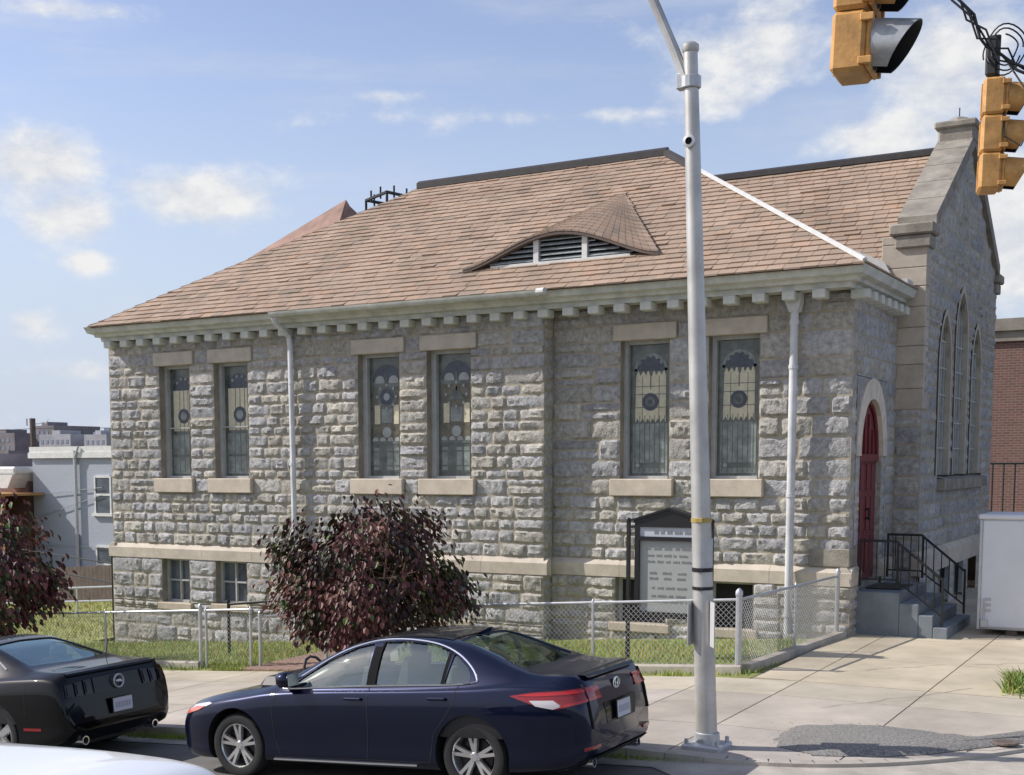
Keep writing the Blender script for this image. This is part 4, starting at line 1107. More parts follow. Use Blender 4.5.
signal('large orange yellow traffic signal with a bare grey lowest visor, nearest the lamp pole', (-1.615, 6.95, 5.80), R(4), .86, True, tilt=R(2))
signal('orange yellow traffic signal at the right edge in front of the gable peak', (-1.785, 12.3, 6.19), R(14), .89, False, tilt=R(1))
# span wire bundle
mb = MB(); wr = random.Random(2)
for k in range(4):
    pts = []
    way = [Vector(w_) for w_ in ((-2.75, 11.85, 7.75), (-2.4, 11.95, 7.2), (-2.15, 12.0, 6.84), (-1.95, 12.08, 6.55), (-1.78, 12.15, 6.36), (-1.58, 12.2, 6.18), (-1.2, 12.35, 5.95), (-.3, 12.7, 5.6))]
    for a_, b_ in zip(way, way[1:]):
        for h_ in (0, .5): pts.append(a_.lerp(b_, h_) + Vector((wr.uniform(-.045, .045), wr.uniform(-.03, .03), wr.uniform(-.05, .05))))
    mb.tube(pts, .009 if k else .013, 6)
mb.tube([(-.35, 12.68, 5.62), (6, 15, 8)], .015, 5); mb.tube([(-2.75, 11.85, 7.75), (-9, 8, 11)], .015, 5)
tag(mb.build('span_wire', M['cable'], smooth=True), 'black bundle of twisted span wires holding the right hand traffic signal', 'wires')
mb = MB()
for ph, r_ in ((0, .14), (2, .10), (4, .17)):
    c = Vector((-1.78, 12.22, 6.38)); mb.tube([c+Vector((r_*math.cos(a*.7+ph), .05*math.sin(a*2), r_*1.15*math.sin(a*.7+ph)+.04)) for a in [k_*.33 for k_ in range(26)]], .007, 5)
mb.tube([(-1.75, 12.2, 6.3), (-1.6, 12.15, 6.05), (-1.55, 12.15, 5.75), (-1.62, 12.15, 5.6), (-1.75, 12.15, 5.7), (-1.78, 12.2, 6.0)], .008, 5)
mb.bbox(-1.93, -1.83, 12.2, 12.35, 6.22, 6.55, .02)
tag(mb.build('cable_coil', M['cable'], smooth=True), 'tangled black cable loops on top of the right hand traffic signal', 'cable')
mb = MB(); mb.tube([(-6, 6.4, 7.6), (-1.68, 6.95, 6.33), (4, 7.6, 7.6)], .012, 5)
tag(mb.build('span_wire', M['cable']), 'black span wire carrying the large near traffic signal, above the picture', 'wires')

# ------------------------------------------------------------------ white container beside the steps
ct = thing('storage_container', 'white upright box container standing on small feet beside the steps', 'container', (-2.5, 22.7, .18))
mb = MB(); x0, x1, y0, y1, z0, z1 = -3.38, -1.6, 22.45, 23.7, .30, 2.08
mb.bbox(x0, x1, y0, y1, z0, z1, .05); mb.build('body', M['container'], ct)
mb = MB(); mb.bbox(x0-.03, x1+.03, y0-.03, y1+.03, z1-.02, z1+.06, .02); mb.build('lid', M['container'], ct)
for a in (x0+.02, x1-.02):
    mb = MB(); mb.bbox(a-.025, a+.025, y0-.025, y0+.02, z0, z1-.03, .008); mb.build('corner_rail', M['galv'], ct)
for a in (x0+.5, x1-.2):
    for b in (y0+.15, y1-.15):
        mb = MB(); mb.bbox(a-.08, a+.08, b-.06, b+.06, .12, .31, .01); mb.build('foot', M['bark'], ct)
mb = MB(); mb.bbox(x0+.05, x0+.16, y0-.05, y0-.004, z0+.03, z0+.16, .01); mb.tube([(x0+.1, y0-.03, z0+.15), (x0+.1, y0-.03, z0+.5)], .012, 6); mb.build('latch', M['galv'], ct)
mb = MB()
for k in range(3): mb.box(x0+.12+.0, x0+.2, y0-.006, y0-.001, z0+.28+k*.09, z0+.33+k*.09)
mb.build('stencil_marks', M['whitepaper'], ct)

# ------------------------------------------------------------------ shrubs
def shrub(name, label, cat, base, rx, ry, z0, z1, n, seed, palette, leaf=.13, open_low=.0):
    r = random.Random(seed)
    t = thing(name, label, cat, base)
    b = Vector(base); tk = MB(); tips = []
    for i in range(9):
        a = i*2.4; top = b + Vector((rx*.62*math.cos(a), ry*.62*math.sin(a), z0 + (z1-z0)*r.uniform(.55, .9)))
        mid = b.lerp(top, .45) + Vector((r.uniform(-.15, .15), r.uniform(-.15, .15), .1))
        tk.tube([b + Vector((.05*math.cos(a), .05*math.sin(a), -.1)), mid, top], [.045, .03, .01], 6)
        for k in range(5):
            s = mid.lerp(top, r.random()); e = s + Vector((r.gauss(0, .45), r.gauss(0, .4), r.uniform(-.1, .5))); tk.tube([s, e], [.012, .004], 4); tips.append(e)
    tk.build('trunk', M['bark'], t)
    # leaf clumps: centres on an uneven shell and through the volume
    clumps = []
    for i in range(95):
        while True:
            p = Vector((r.uniform(-1, 1), r.uniform(-1, 1), r.uniform(-1, 1)))
            if .25 < p.length < 1: break
        p = p/(abs(p.x)**3+abs(p.y)**3+abs(p.z)**3)**(1/3)*(.45+.55*min(1, p.length)**.6)*.93
        w = 1 + .30*noise.noise(p*2.4+Vector((seed, 0, 0))) + .14*noise.noise(p*5)
        p = Vector((p.x*rx*w, p.y*ry*w, (z0+z1)/2 + p.z*(z1-z0)/2*w*.97))
        if r.random() < .15: p += Vector((r.gauss(0, .12), r.gauss(0, .12), r.gauss(0, .10)))
        clumps.append((b+p, r.uniform(.10, .24), r.choice(palette)))
    mb = MB()
    for i in range(n):
        c, s, tint = r.choice(clumps)
        p = c + Vector((r.gauss(0, s), r.gauss(0, s), r.gauss(0, s*.9)))
        if p.z < b.z + z0*.8: continue
        # outward, drooping
        o = (p - (b+Vector((0, 0, (z0+z1)/2)))); o.z *= .2; o = (o.normalized() + Vector((r.gauss(0, .6), r.gauss(0, .6), 0))).normalized()
        dn = (o*r.uniform(.15, .8) + Vector((0, 0, -r.uniform(.4, 1.1)))).normalized()
        sd = dn.cross(Vector((r.gauss(0, .3), r.gauss(0, .3), 1)) if abs(dn.z) < .9 else o).normalized()
        if sd.length < .1: continue
        up = sd.cross(dn).normalized()
        L = leaf*r.uniform(.6, 1.25); W = L*r.uniform(.24, .36); fold = up*W*.35
        v = r.uniform(.7, 1.35); tt = tuple(q*v for q in tint)
        if r.random() < .06: tt = (.075*v, .10*v, .03*v)
        pts = [p, p+dn*L*.3+sd*W+fold, p+dn*L*.7+sd*W*.75+fold, p+dn*L, p+dn*L*.7-sd*W*.75+fold, p+dn*L*.3-sd*W+fold, p+dn*L*.55]
        mb.add(pts, [(0, 1, 2, 6), (6, 2, 3), (0, 6, 4, 5), (6, 3, 4)], 0, tt)
    mb.build('foliage', M['leaf'], t, fixn=False, smooth=False)
    return t
pal = [(.058, .024, .021), (.092, .034, .028), (.135, .050, .040), (.04, .034, .02), (.06, .065, .025), (.105, .036, .036), (.035, .02, .018), (.16, .075, .055), (.05, .045, .02)]
shrub('purple_shrub', 'wide rounded shrub with drooping dark red leaves in front of the church wall', 'shrub', (-10.95, 16.1, G(-10.95, 16)), 1.30, 1.05, .62, 2.46, 11000, 5, pal, .108)
pal2 = [(.10, .03, .035), (.075, .022, .03), (.14, .05, .05), (.05, .02, .025), (.05, .06, .025), (.18, .08, .06)]
shrub('red_leaf_tree', 'small red leaved street tree cut off by the left edge of the picture', 'tree', (-19.75, 16.3, G(-19.75, 16)), 1.35, 1.2, .7, 3.05, 6500, 9, pal2, .14)

# ------------------------------------------------------------------ background left
gh_ = thing('row_house', 'pale grey painted brick row house behind the lawn at the left', 'house', (-46, 48, -3.2))
mb = MB(); mb.box(-50.3, -40, 45, 62, -5, 3.35); mb.build('wall', M['greybrick'], gh_)
mb = MB(); mb.box(-50.45, -40, 44.85, 62.1, 3.35, 3.62); mb.box(-50.4, -40, 44.9, 62.1, 3.62, 3.9); mb.build('cornice', M['paint2'], gh_)
for z0, z1 in ((.72, 2.48), (-2.6, -.85)):
    f = MB(); x0, x1 = -46.05, -45.0
    f.box(x0-.03, x0+.06, 44.94, 45.02, z0, z1); f.box(x1-.06, x1+.03, 44.94, 45.02, z0, z1); f.box(x0+.06, x1-.06, 44.95, 45.02, z1-.08, z1+.05); f.box(x0+.06, x1-.06, 44.95, 45.02, (z0+z1)/2-.05, (z0+z1)/2+.05); f.box(x0-.15, x1+.15, 44.85, 45.02, z0-.14, z0)
    w = f.build('window', M['paint2'], gh_); g = MB(); g.box(x0, x1, 44.975, 44.995, z0, z1); g.build('pane', M['pane'], w)
mb = MB(); mb.tube([(-47.2, 44.85, 3.7), (-47.2, 44.85, -3.8)], .09, 6); mb.tube([(-46.9, 44.8, 3.9), (-47.2, 44.8, 3.3)], .06, 6); mb.build('downpipe', M['galv'], gh_)
mb = MB()
for z, s in ((1.55, .05), (-.9, .0), (.4, .15)): mb.tube([(-50.2, 44.9, z), (-45.5, 44.9, z+s*8)], .02, 4)
mb.build('wall_cable', M['galv'], gh_)
mb = MB(); mb.bbox(-52.6, -50.45, 44, 46, 2.55, 2.95, .1); mb.prism([(-51.9, 43.9, 2.55), (-50.5, 43.9, 2.55), (-50.9, 43.9, 1.9), (-51.4, 43.9, 1.9)], (0, 1.5, 0))
mb2 = thing('corner_house', 'orange brown porch house with a white bay at the far left edge', 'house', (-54, 46, -3))
mb.build('bay', M['paint2'], mb2)
mb = MB(); mb.box(-60, -50.7, 45, 60, -4, 2.5); mb.build('wall', M['brick'], mb2)
mb = MB(); mb.box(-60, -49.6, 42.5, 42.62, -3.5, 1.55); mb.box(-60, -49.5, 42.42, 45, 1.55, 1.67)
for k in range(14): mb.box(-60+k*.75, -59.9+k*.75, 42.46, 42.5, -3.5, 1.55)
mb.build('porch', M['timber'], mb2)
mb = MB(); mb.tube([(-53.5, 42.4, 2.6), (-51.9, 42.4, 1.9), (-49.6, 42.35, 1.7)], .07, 6); mb.build('gutter', M['paint2'], mb2)
mb = MB(); mb.box(-60, -52.8, 45, 60, 2.5, 3.6); mb.build('roof', M['cityA'], mb2)
# boundary behind the lawn
t = thing('board_fence', 'dark brown board fence behind the lawn in front of the grey house', 'fence', (-30, 33, -2))
mb = MB(); bx = -44.
while bx < -30.2: mb.box(bx, bx+.19, 33, 33.03, G(bx, 33)-.2, G(bx, 33)+1.25); bx += .2
mb.build('boards', M['fencewood'], t)
mb = MB(); mb.box(-44, -30.2, 33.04, 33.09, -2.6, -2.5); mb.build('rail', M['fencewood'], t)
t = thing('rail_fence', 'low pale pipe rail along the far side of the lawn', 'fence', (-27, 27, -1.6))
for z in (.45, .85):
    mb = MB(); mb.tube([(-40, 27, G(-40, 27)+z), (-21, 27, G(-21, 27)+z)], .028, 6); mb.build('rail', M['galv'], t)
for k in range(6):
    mb = MB(); X = -39+k*3.5; mb.tube([(X, 27, G(X, 27)-.1), (X, 27, G(X, 27)+.9)], .03, 6); mb.build('post', M['galv'], t)
t = thing('yard_screen', 'tall dark metal post and rails beside the left corner of the church', 'fence', (-21.2, 22, -1))
mb = MB(); mb.tube([(-21.05, 21.4, -1.3), (-21.05, 21.4, 1.45)], .035, 6); mb.tube([(-21.05, 21.4, 1.42), (-20.95, 21.4, 1.62)], .02, 5); mb.build('post', M['galv'], t)
for z in (.75, .3):
    mb = MB(); mb.tube([(-21.05, 21.4, z), (-29, 25.4, z-.1)], .018, 6); mb.build('rail', M['iron'], t)
mb = MB(); mb.tube([(-29, 25.4, -2), (-29, 25.4, .7)], .03, 6); mb.build('post', M['iron'], t)

# skyline
def block(name, label, x0, x1, y, z1, m, seed, extra=None):
    t = thing(name, label, 'building', ((x0+x1)/2, y, -8), 'distant buildings on the skyline')
    mb = MB(); mb.box(x0, x1, y, y+14, -12, z1); r = random.Random(seed)
    mb.box(x0+(x1-x0)*.2, x0+(x1-x0)*.45, y+2, y+8, z1, z1+.9)
    mb.build('wall', m, t)
    w = MB(); w.box(0, .7, -.06, .1, -.8, 0); w0 = None
    k = x0+.6
    while k < x1-1.2:
        z = z1-1.2
        while z > 6:
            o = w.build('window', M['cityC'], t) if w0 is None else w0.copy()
            if w0 is None: w0 = o
            else: col.objects.link(o); o.parent = t
            o.location = Vector((k, y, z)) - t.location
            z -= 1.7
        k += 1.5
    return t
block('distant_building', 'brown brick mill building on the skyline at the far left', -238, -229, 200, 10.2, M['cityA'], 1)
block('distant_building', 'tall brown tower block on the skyline beside the utility pole', -229.5, -222, 205, 11.8, M['cityA'], 2)
block('distant_building', 'long low pale building on the skyline above the grey house', -219, -209.5, 198, 9.6, M['cityB'], 3)
block('distant_building', 'haze-tinted blue grey building on the skyline above the grey house', -212, -205.5, 207, 10.2, M['cityC'], 4)
block('distant_building', 'pale stone building on the skyline nearest the church corner', -206.5, -200, 199, 9.4, M['cityB'], 5)
block('distant_building', 'dark haze-tinted blue building on the skyline touching the church corner', -201.5, -190, 206, 9.5, M['cityC'], 6)
block('distant_building', 'low brown roof on the skyline under the utility pole', -232, -208, 180, 6.0, M['cityA'], 7)
t = thing('utility_pole', 'dark utility pole with an aerial standing on the skyline', 'utility pole', (-100, 90, -5))
mb = MB(); mb.tube([(-100.4, 90, -6), (-100.4, 90, 7.6)], .3, 8); mb.build('pole', M['fencewood'], t)
mb = MB(); mb.tube([(-100.4, 90, 7.0), (-98.4, 90, 7.2)], .05, 5); mb.tube([(-98.4, 89.8, 7.0), (-98.4, 90.2, 7.5)], .05, 5); mb.tube([(-101.2, 90, 6.9), (-101.2, 90, 7.6)], .08, 5); mb.build('aerial', M['galv'], t)
mb = MB(); mb.tube([(-140, 92, 6.6), (-120, 91, 6.35), (-100.4, 90, 6.6), (-80, 88, 6.3), (-40, 84, 6.6)], .035, 4)
tag(mb.build('overhead_wire', M['cable']), 'thin overhead wire strung past the utility pole above the skyline', 'wire')
# lattice mast frame behind the church roof
t = thing('aerial_frame', 'dark open steel aerial frame rising behind the church roof', 'aerial', (-19.6, 32, 5))
mb = MB(); fz0, fz1 = 8.6, 10.78
cs = [(-22.25, 33.0), (-21.05, 32.3), (-20.85, 33.5), (-22.0, 34.1)]
for x, y in cs: mb.tube([(x, y, 4), (x, y, fz1)], .04, 5)
for i in range(4):
    a, b = cs[i], cs[(i+1) % 4]; mb.tube([(*a, fz1), (*b, fz1)], .05, 5)
mb.build('frame', M['iron'], t)
for i in range(4):
    a, b = cs[i], cs[(i+1) % 4]
    for k in (.25, .7):
        m2 = MB(); x, y = a[0]+(b[0]-a[0])*k, a[1]+(b[1]-a[1])*k; m2.tube([(x, y, fz1-.12), (x, y, fz1+.22)], .03, 5); m2.build('antenna', M['iron'], t)

# ------------------------------------------------------------------ right edge: brick building
t = thing('brick_building', 'red brick building with a pale cornice at the right edge behind the church', 'building', (-2, 46, .3))
mb = MB(); mb.box(-6.6, 12, 42, 60, -.5, 6.75); mb.build('wall', M['brick'], t)
mb = MB(); mb.box(-6.75, 12, 41.8, 60.1, 6.75, 7.1); mb.box(-6.7, 12, 41.9, 60.1, 6.45, 6.75); mb.build('cornice', M['sandgrey'], t)
mb = MB(); mb.box(-6.6, 4, 38.5, 42, -.5, 1.35); mb.build('porch', M['sandgrey'], t)
for k in range(9):
    mb = MB(); mb.tube([(-6.4+k*.28, 38.7, 1.35), (-6.4+k*.28, 38.7, 2.9)], .022, 5); mb.build('railing_bar', M['iron'], t)
mb = MB(); mb.tube([(-6.5, 38.7, 2.9), (-3.5, 38.7, 2.9)], .03, 5); mb.build('railing', M['iron'], t)
# ------------------------------------------------------------------ cars
def interp(keys, s):
    # monotone cubic through (s, value) keys
    n = len(keys)
    if s <= keys[0][0]: return keys[0][1]
    if s >= keys[-1][0]: return keys[-1][1]
    def slope(i):
        if i == 0 or i == n-1:
            j = 0 if i == 0 else n-2; return (keys[j+1][1]-keys[j][1])/(keys[j+1][0]-keys[j][0])
        h0, h1 = keys[i][0]-keys[i-1][0], keys[i+1][0]-keys[i][0]
        d0, d1 = (keys[i][1]-keys[i-1][1])/h0, (keys[i+1][1]-keys[i][1])/h1
        if d0*d1 <= 0: return 0
        return (h0+h1)*3/((2*h1+h0)/d0 + (h1+2*h0)/d1)
    for i in range(n-1):
        if keys[i][0] <= s <= keys[i+1][0]:
            h = keys[i+1][0]-keys[i][0]; t = (s-keys[i][0])/h; m0, m1 = slope(i), slope(i+1)
            return (2*t**3-3*t**2+1)*keys[i][1] + (t**3-2*t**2+t)*h*m0 + (-2*t**3+3*t**2)*keys[i+1][1] + (t**3-t**2)*h*m1
class Car:
    def __init__(c, spec): c.__dict__.update(spec)
    def ctrl(c, s):
        zt, zs, w, wb, wt, zb = (interp(k, s) for k in (c.zt, c.zs, c.w, c.wb, c.wt, c.zb))
        zt = max(zt, zs+.012); H = zs-zb; g = zt-zs
        bul = c.bulge
        return [(0, zb), (.72*w, zb), (.93*w, zb+.015), (.985*w, zb+.09), (w-.012, zb+.30*H), (w, zb+.58*H), (w-.004, zb+.80*H), (wb+(w-wb)*.55, zs-.035), (wb, zs),
                (wb+(wt-wb)*.36+bul*g, zs+.36*g), (wb+(wt-wb)*.72+bul*g, zs+.70*g), (wt, zs+.90*g), (wt-.075, zs+.965*g), (wt*.66, zs+.992*g), (wt*.33, zt), (0, zt+.001)]
    def ring(c, s, off=0., sub=4):
        P = c.ctrl(s); out = []
        n = len(P)
        for i in range(n-1):
            p0 = Vector(P[i-1]) if i else Vector((-P[1][0], P[1][1])); p1, p2 = Vector(P[i]), Vector(P[i+1]); p3 = Vector(P[i+2]) if i+2 < n else Vector((-P[n-2][0], P[n-2][1]))
            for k in range(sub):
                t = k/sub
                tl = .7
                m1, m2 = (p2-p0)*.5*tl, (p3-p1)*.5*tl
                out.append(p1*(2*t**3-3*t*t+1) + m1*(t**3-2*t*t+t) + p2*(-2*t**3+3*t*t) + m2*(t**3-t*t))
        out.append(Vector(P[-1]))
        if off:
            m = len(out); res = []
            for i in range(m):
                a, b = out[max(i-1, 0)], out[min(i+1, m-1)]; d = b-a
                if d.length < 1e-6: d = Vector((1, 0))
                nn = Vector((d.y, -d.x)).normalized(); res.append(out[i]+nn*off)
            res[0].x = 0; res[-1].x = 0; out = res
        for p in out: p.x = max(p.x, 0)
        return out
    def solid(c, off=0., s0=None, s1=None, ns=110, zmin=None):
        s0 = 0 if s0 is None else s0; s1 = c.L if s1 is None else s1
        S = []
        for i in range(ns+1):
            t = i/ns; S.append(s0+(s1-s0)*t)
        if s0 == 0: S = sorted(S + [.012, .03, c.L-.012, c.L-.03])
        rings = []
        for s in S:
            h = c.ring(s, off); xx = c.L/2 - s
            if off and s0 == 0: xx *= 1+off*2/c.L
            full = [(p.x, p.y) for p in h] + [(-p.x, p.y) for p in h[-2:0:-1]]
            if zmin is not None: full = [(a, max(b, zmin)) for a, b in full]
            rings.append([(xx, a, b) for a, b in full])
        k = len(rings[0]); vs = [p for r_ in rings for p in r_]
        fs = [(i*k+j, i*k+(j+1) % k, (i+1)*k+(j+1) % k, (i+1)*k+j) for i in range(len(rings)-1) for j in range(k)]
        fs += [tuple(range(k))[::-1], tuple((len(rings)-1)*k+j for j in range(k))]
        m = MB(); m.add(vs, fs); return m
    def side_y(c, s, z, off=0.):
        r_ = c.ring(s, off); best = 0
        for a, b in zip(r_, r_[1:]):
            if (a.y-z)*(b.y-z) <= 0 and abs(a.y-b.y) > 1e-6: best = max(best, a.x+(b.x-a.x)*(z-a.y)/(b.y-a.y))
        return best
    def top_z(c, s, y, off=0.):
        r_ = c.ring(s, off); best = 0
        for a, b in zip(r_, r_[1:]):
            if (a.x-y)*(b.x-y) <= 0 and abs(a.x-b.x) > 1e-6: best = max(best, a.y+(b.y-a.y)*(y-a.x)/(b.x-a.x))
        return best
def tmpobj(m, name='tmp'):
    return m.build(name, M['black'], None)
def boolean(o, cutters, op='DIFFERENCE'):
    for c_ in cutters:
        md = o.modifiers.new('b', 'BOOLEAN'); md.object = c_; md.operation = op; md.solver = 'EXACT'
    dg = bpy.context.evaluated_depsgraph_get(); dg.update()
    me = bpy.data.meshes.new_from_object(o.evaluated_get(dg)); o.modifiers.clear()
    old = o.data; o.data = me; bpy.data.meshes.remove(old)
    for c_ in cutters: bpy.data.objects.remove(c_)
    return o
def poly_prism(c, pts, ya, yb):   # (s, z) polygon extruded across y
    m = MB(); m.prism([(c.L/2-s, ya, z) for s, z in pts], (0, yb-ya, 0)); return tmpobj(m)
def plan_prism(c, pts, z0, z1):   # (s, y) polygon extruded in z
    m = MB(); m.prism([(c.L/2-s, y, z0) for s, y in pts], (0, 0, z1-z0)); return tmpobj(m)
def smooth_poly(pts, n=6, closed=True):
    out = []; k = len(pts)
    for i in range(k):
        p0, p1, p2, p3 = (Vector(pts[(i+d) % k]) for d in (-1, 0, 1, 2))
        for j in range(n):
            t = j/n; out.append((.5*((2*p1)+(p2-p0)*t+(2*p0-5*p1+4*p2-p3)*t*t+(3*p1-p0-3*p2+p3)*t**3))[:])
    return out
def round_poly(pts, r, n=4):
    out = []; k = len(pts)
    for i in range(k):
        a, b, c_ = Vector(pts[i-1]), Vector(pts[i]), Vector(pts[(i+1) % k]); rr = pts[i][2] if len(pts[i]) > 2 else r
        a, b, c_ = Vector(a[:2]), Vector(b[:2]), Vector(c_[:2]); u, v = (a-b), (c_-b); rr = min(rr, u.length*.45, v.length*.45)
        p, q = b+u.normalized()*rr, b+v.normalized()*rr
        for j in range(n+1): t = j/n; out.append(((1-t)**2*p+2*t*(1-t)*b+t*t*q)[:])
    return out
def finish(o, name, m, parent, ang=32, bev=True):
    o.name = name; o.data.name = name; o.data.materials.clear(); o.data.materials.append(m)
    o.data.polygons.foreach_set('material_index', [0]*len(o.data.polygons))
    setsmooth(o.data, ang); o.parent = parent; return o
def side_patch(c, s0, s1, r0, r1, off, side, mod=None, ns=40):
    # a patch of the body skin between ring fractions r0..r1 as (open) glass sheet
    m = MB(); vs = []; cols = None
    for i in range(ns+1):
        s = s0+(s1-s0)*i/ns; rg = c.ring(s, off); n = len(rg)-1; a, b = int(r0*n/15), int(r1*n/15)
        seg = rg[a:b+1]; cols = len(seg)
        for p in seg: vs.append((c.L/2-s, side*p.x, p.y))
    fs = [(i*cols+j, i*cols+j+1, (i+1)*cols+j+1, (i+1)*cols+j) for i in range(ns) for j in range(cols-1)]
    m.add(vs, fs); return m
def top_patch(c, s0, s1, r0, off, ns=24):
    m = MB(); vs = []; cols = None
    for i in range(ns+1):
        s = s0+(s1-s0)*i/ns; rg = c.ring(s, off); n = len(rg)-1; a = int(r0*n/15); seg = rg[a:]
        full = [(p.x, p.y) for p in seg] + [(-p.x, p.y) for p in seg[-2::-1]]; cols = len(full)
        for y, z in full: vs.append((c.L/2-s, y, z))
    fs = [(i*cols+j, i*cols+j+1, (i+1)*cols+j+1, (i+1)*cols+j) for i in range(ns) for j in range(cols-1)]
    m.add(vs, fs); return m
def trim(c, pts, r, name, m, parent, side, off=.004, closed=False, n=5):
    mb = MB(); P = [(c.L/2-s, side*(c.side_y(s, z)+off), z) for s, z in pts]
    if closed: P = P + [P[0], P[1]]
    mb.tube(P, r, n); return mb.build(name, m, parent, world=False, smooth=True)
def wheel(c, root, s, side, rim_fn, Rr=.335, rw=.24, track=None):
    y = side*(interp(c.w, s)-.035); X = c.L/2-s
    e = bpy.data.objects.new('wheel', None)
    t = MB(); p = [(Rr*.69, -.5), (Rr*.72, -.56), (Rr*.86, -.62), (Rr*.96, -.56), (Rr, -.40), (Rr, .40), (Rr*.96, .56), (Rr*.86, .62), (Rr*.72, .56), (Rr*.69, .5)]
    t.lathe([(a, b*rw*.8) for a, b in p], 40, axis='y')
    for k in range(3):
        pass
    o = t.build('wheel', M['tyre'], root, smooth=True, world=False); o.location = (X, y - side*rw*.5, Rr)
    if side < 0: o.rotation_euler = (0, 0, math.pi)
    rr = rim_fn(Rr*.70, rw*.42); rr.parent = o
    d = MB(); d.lathe([(0, -.02), (Rr*.64, -.02), (Rr*.69, -.05)], 24, axis='y'); d.lathe([(Rr*.2, .02), (Rr*.5, .02), (Rr*.5, -.01)], 24, axis='y', m=1)
    dd = d.build('brake_disc', [M['rimdark'], M['trimblack']], o, world=False)
    return o
def rim_ten(R_, yo):
    m = MB(); m.lathe([(R_*.985, -yo*.9), (R_*1.0, yo*.95), (R_*.97, yo*1.05), (R_*.93, yo*.9), (R_*.92, 0), (R_*.92, -yo*.9)], 40, axis='y')
    for k in range(5):
        for d, w0, w1 in ((-.17, .030, .024), (.17, .030, .024)):
            a = 2*math.pi*k/5 + .3
            c0 = Vector((math.cos(a+d*.55)*R_*.20, yo*.80, math.sin(a+d*.55)*R_*.20)); c1 = Vector((math.cos(a+d)*R_*.95, yo*.95, math.sin(a+d)*R_*.95))
            dr = (c1-c0).normalized(); sd = Vector((-dr.z, 0, dr.x)); bk = Vector((0, -.035, 0))
            m.add([c0-sd*w0*.6, c0+sd*w0*.6, c1+sd*w1*.62, c1-sd*w1*.62, c0-sd*w0*.8+bk, c0+sd*w0*.8+bk, c1+sd*w1*.8+bk, c1-sd*w1*.8+bk], [(0, 1, 2, 3), (0, 4, 5, 1), (1, 5, 6, 2), (3, 2, 6, 7), (0, 3, 7, 4)])
    m.lathe([(0, yo*.95), (R_*.15, yo*.95), (R_*.2, yo*.82), (R_*.24, yo*.6), (R_*.24, 0)], 20, axis='y')
    return m.build('rim', M['rim'], None, smooth=True, sharp=30)
def rim_five(R_, yo):
    m = MB(); m.lathe([(R_*.985, -yo*.9), (R_*1.0, yo*.95), (R_*.96, yo*1.05), (R_*.91, yo*.9), (R_*.90, 0), (R_*.9, -yo*.9)], 40, axis='y')
    for k in range(5):
        a = 2*math.pi*k/5 + .1
        c0 = Vector((math.cos(a)*R_*.15, yo*.85, math.sin(a)*R_*.15)); c1 = Vector((math.cos(a)*R_*.94, yo*.9, math.sin(a)*R_*.94))
        dr = (c1-c0).normalized(); sd = Vector((-dr.z, 0, dr.x)); bk = Vector((0, -.04, 0)); w0, w1 = .034, .045
        m.add([c0-sd*w0, c0+sd*w0, c1+sd*w1, c1-sd*w1, c0-sd*w0*1.3+bk, c0+sd*w0*1.3+bk, c1+sd*w1*1.3+bk, c1-sd*w1*1.3+bk], [(0, 1, 2, 3), (0, 4, 5, 1), (1, 5, 6, 2), (3, 2, 6, 7), (0, 3, 7, 4)])
    m.lathe([(0, yo*.98), (R_*.16, yo*.95), (R_*.22, yo*.8), (R_*.26, 0)], 20, axis='y')
    return m.build('rim', M['rim'], None, smooth=True, sharp=30)
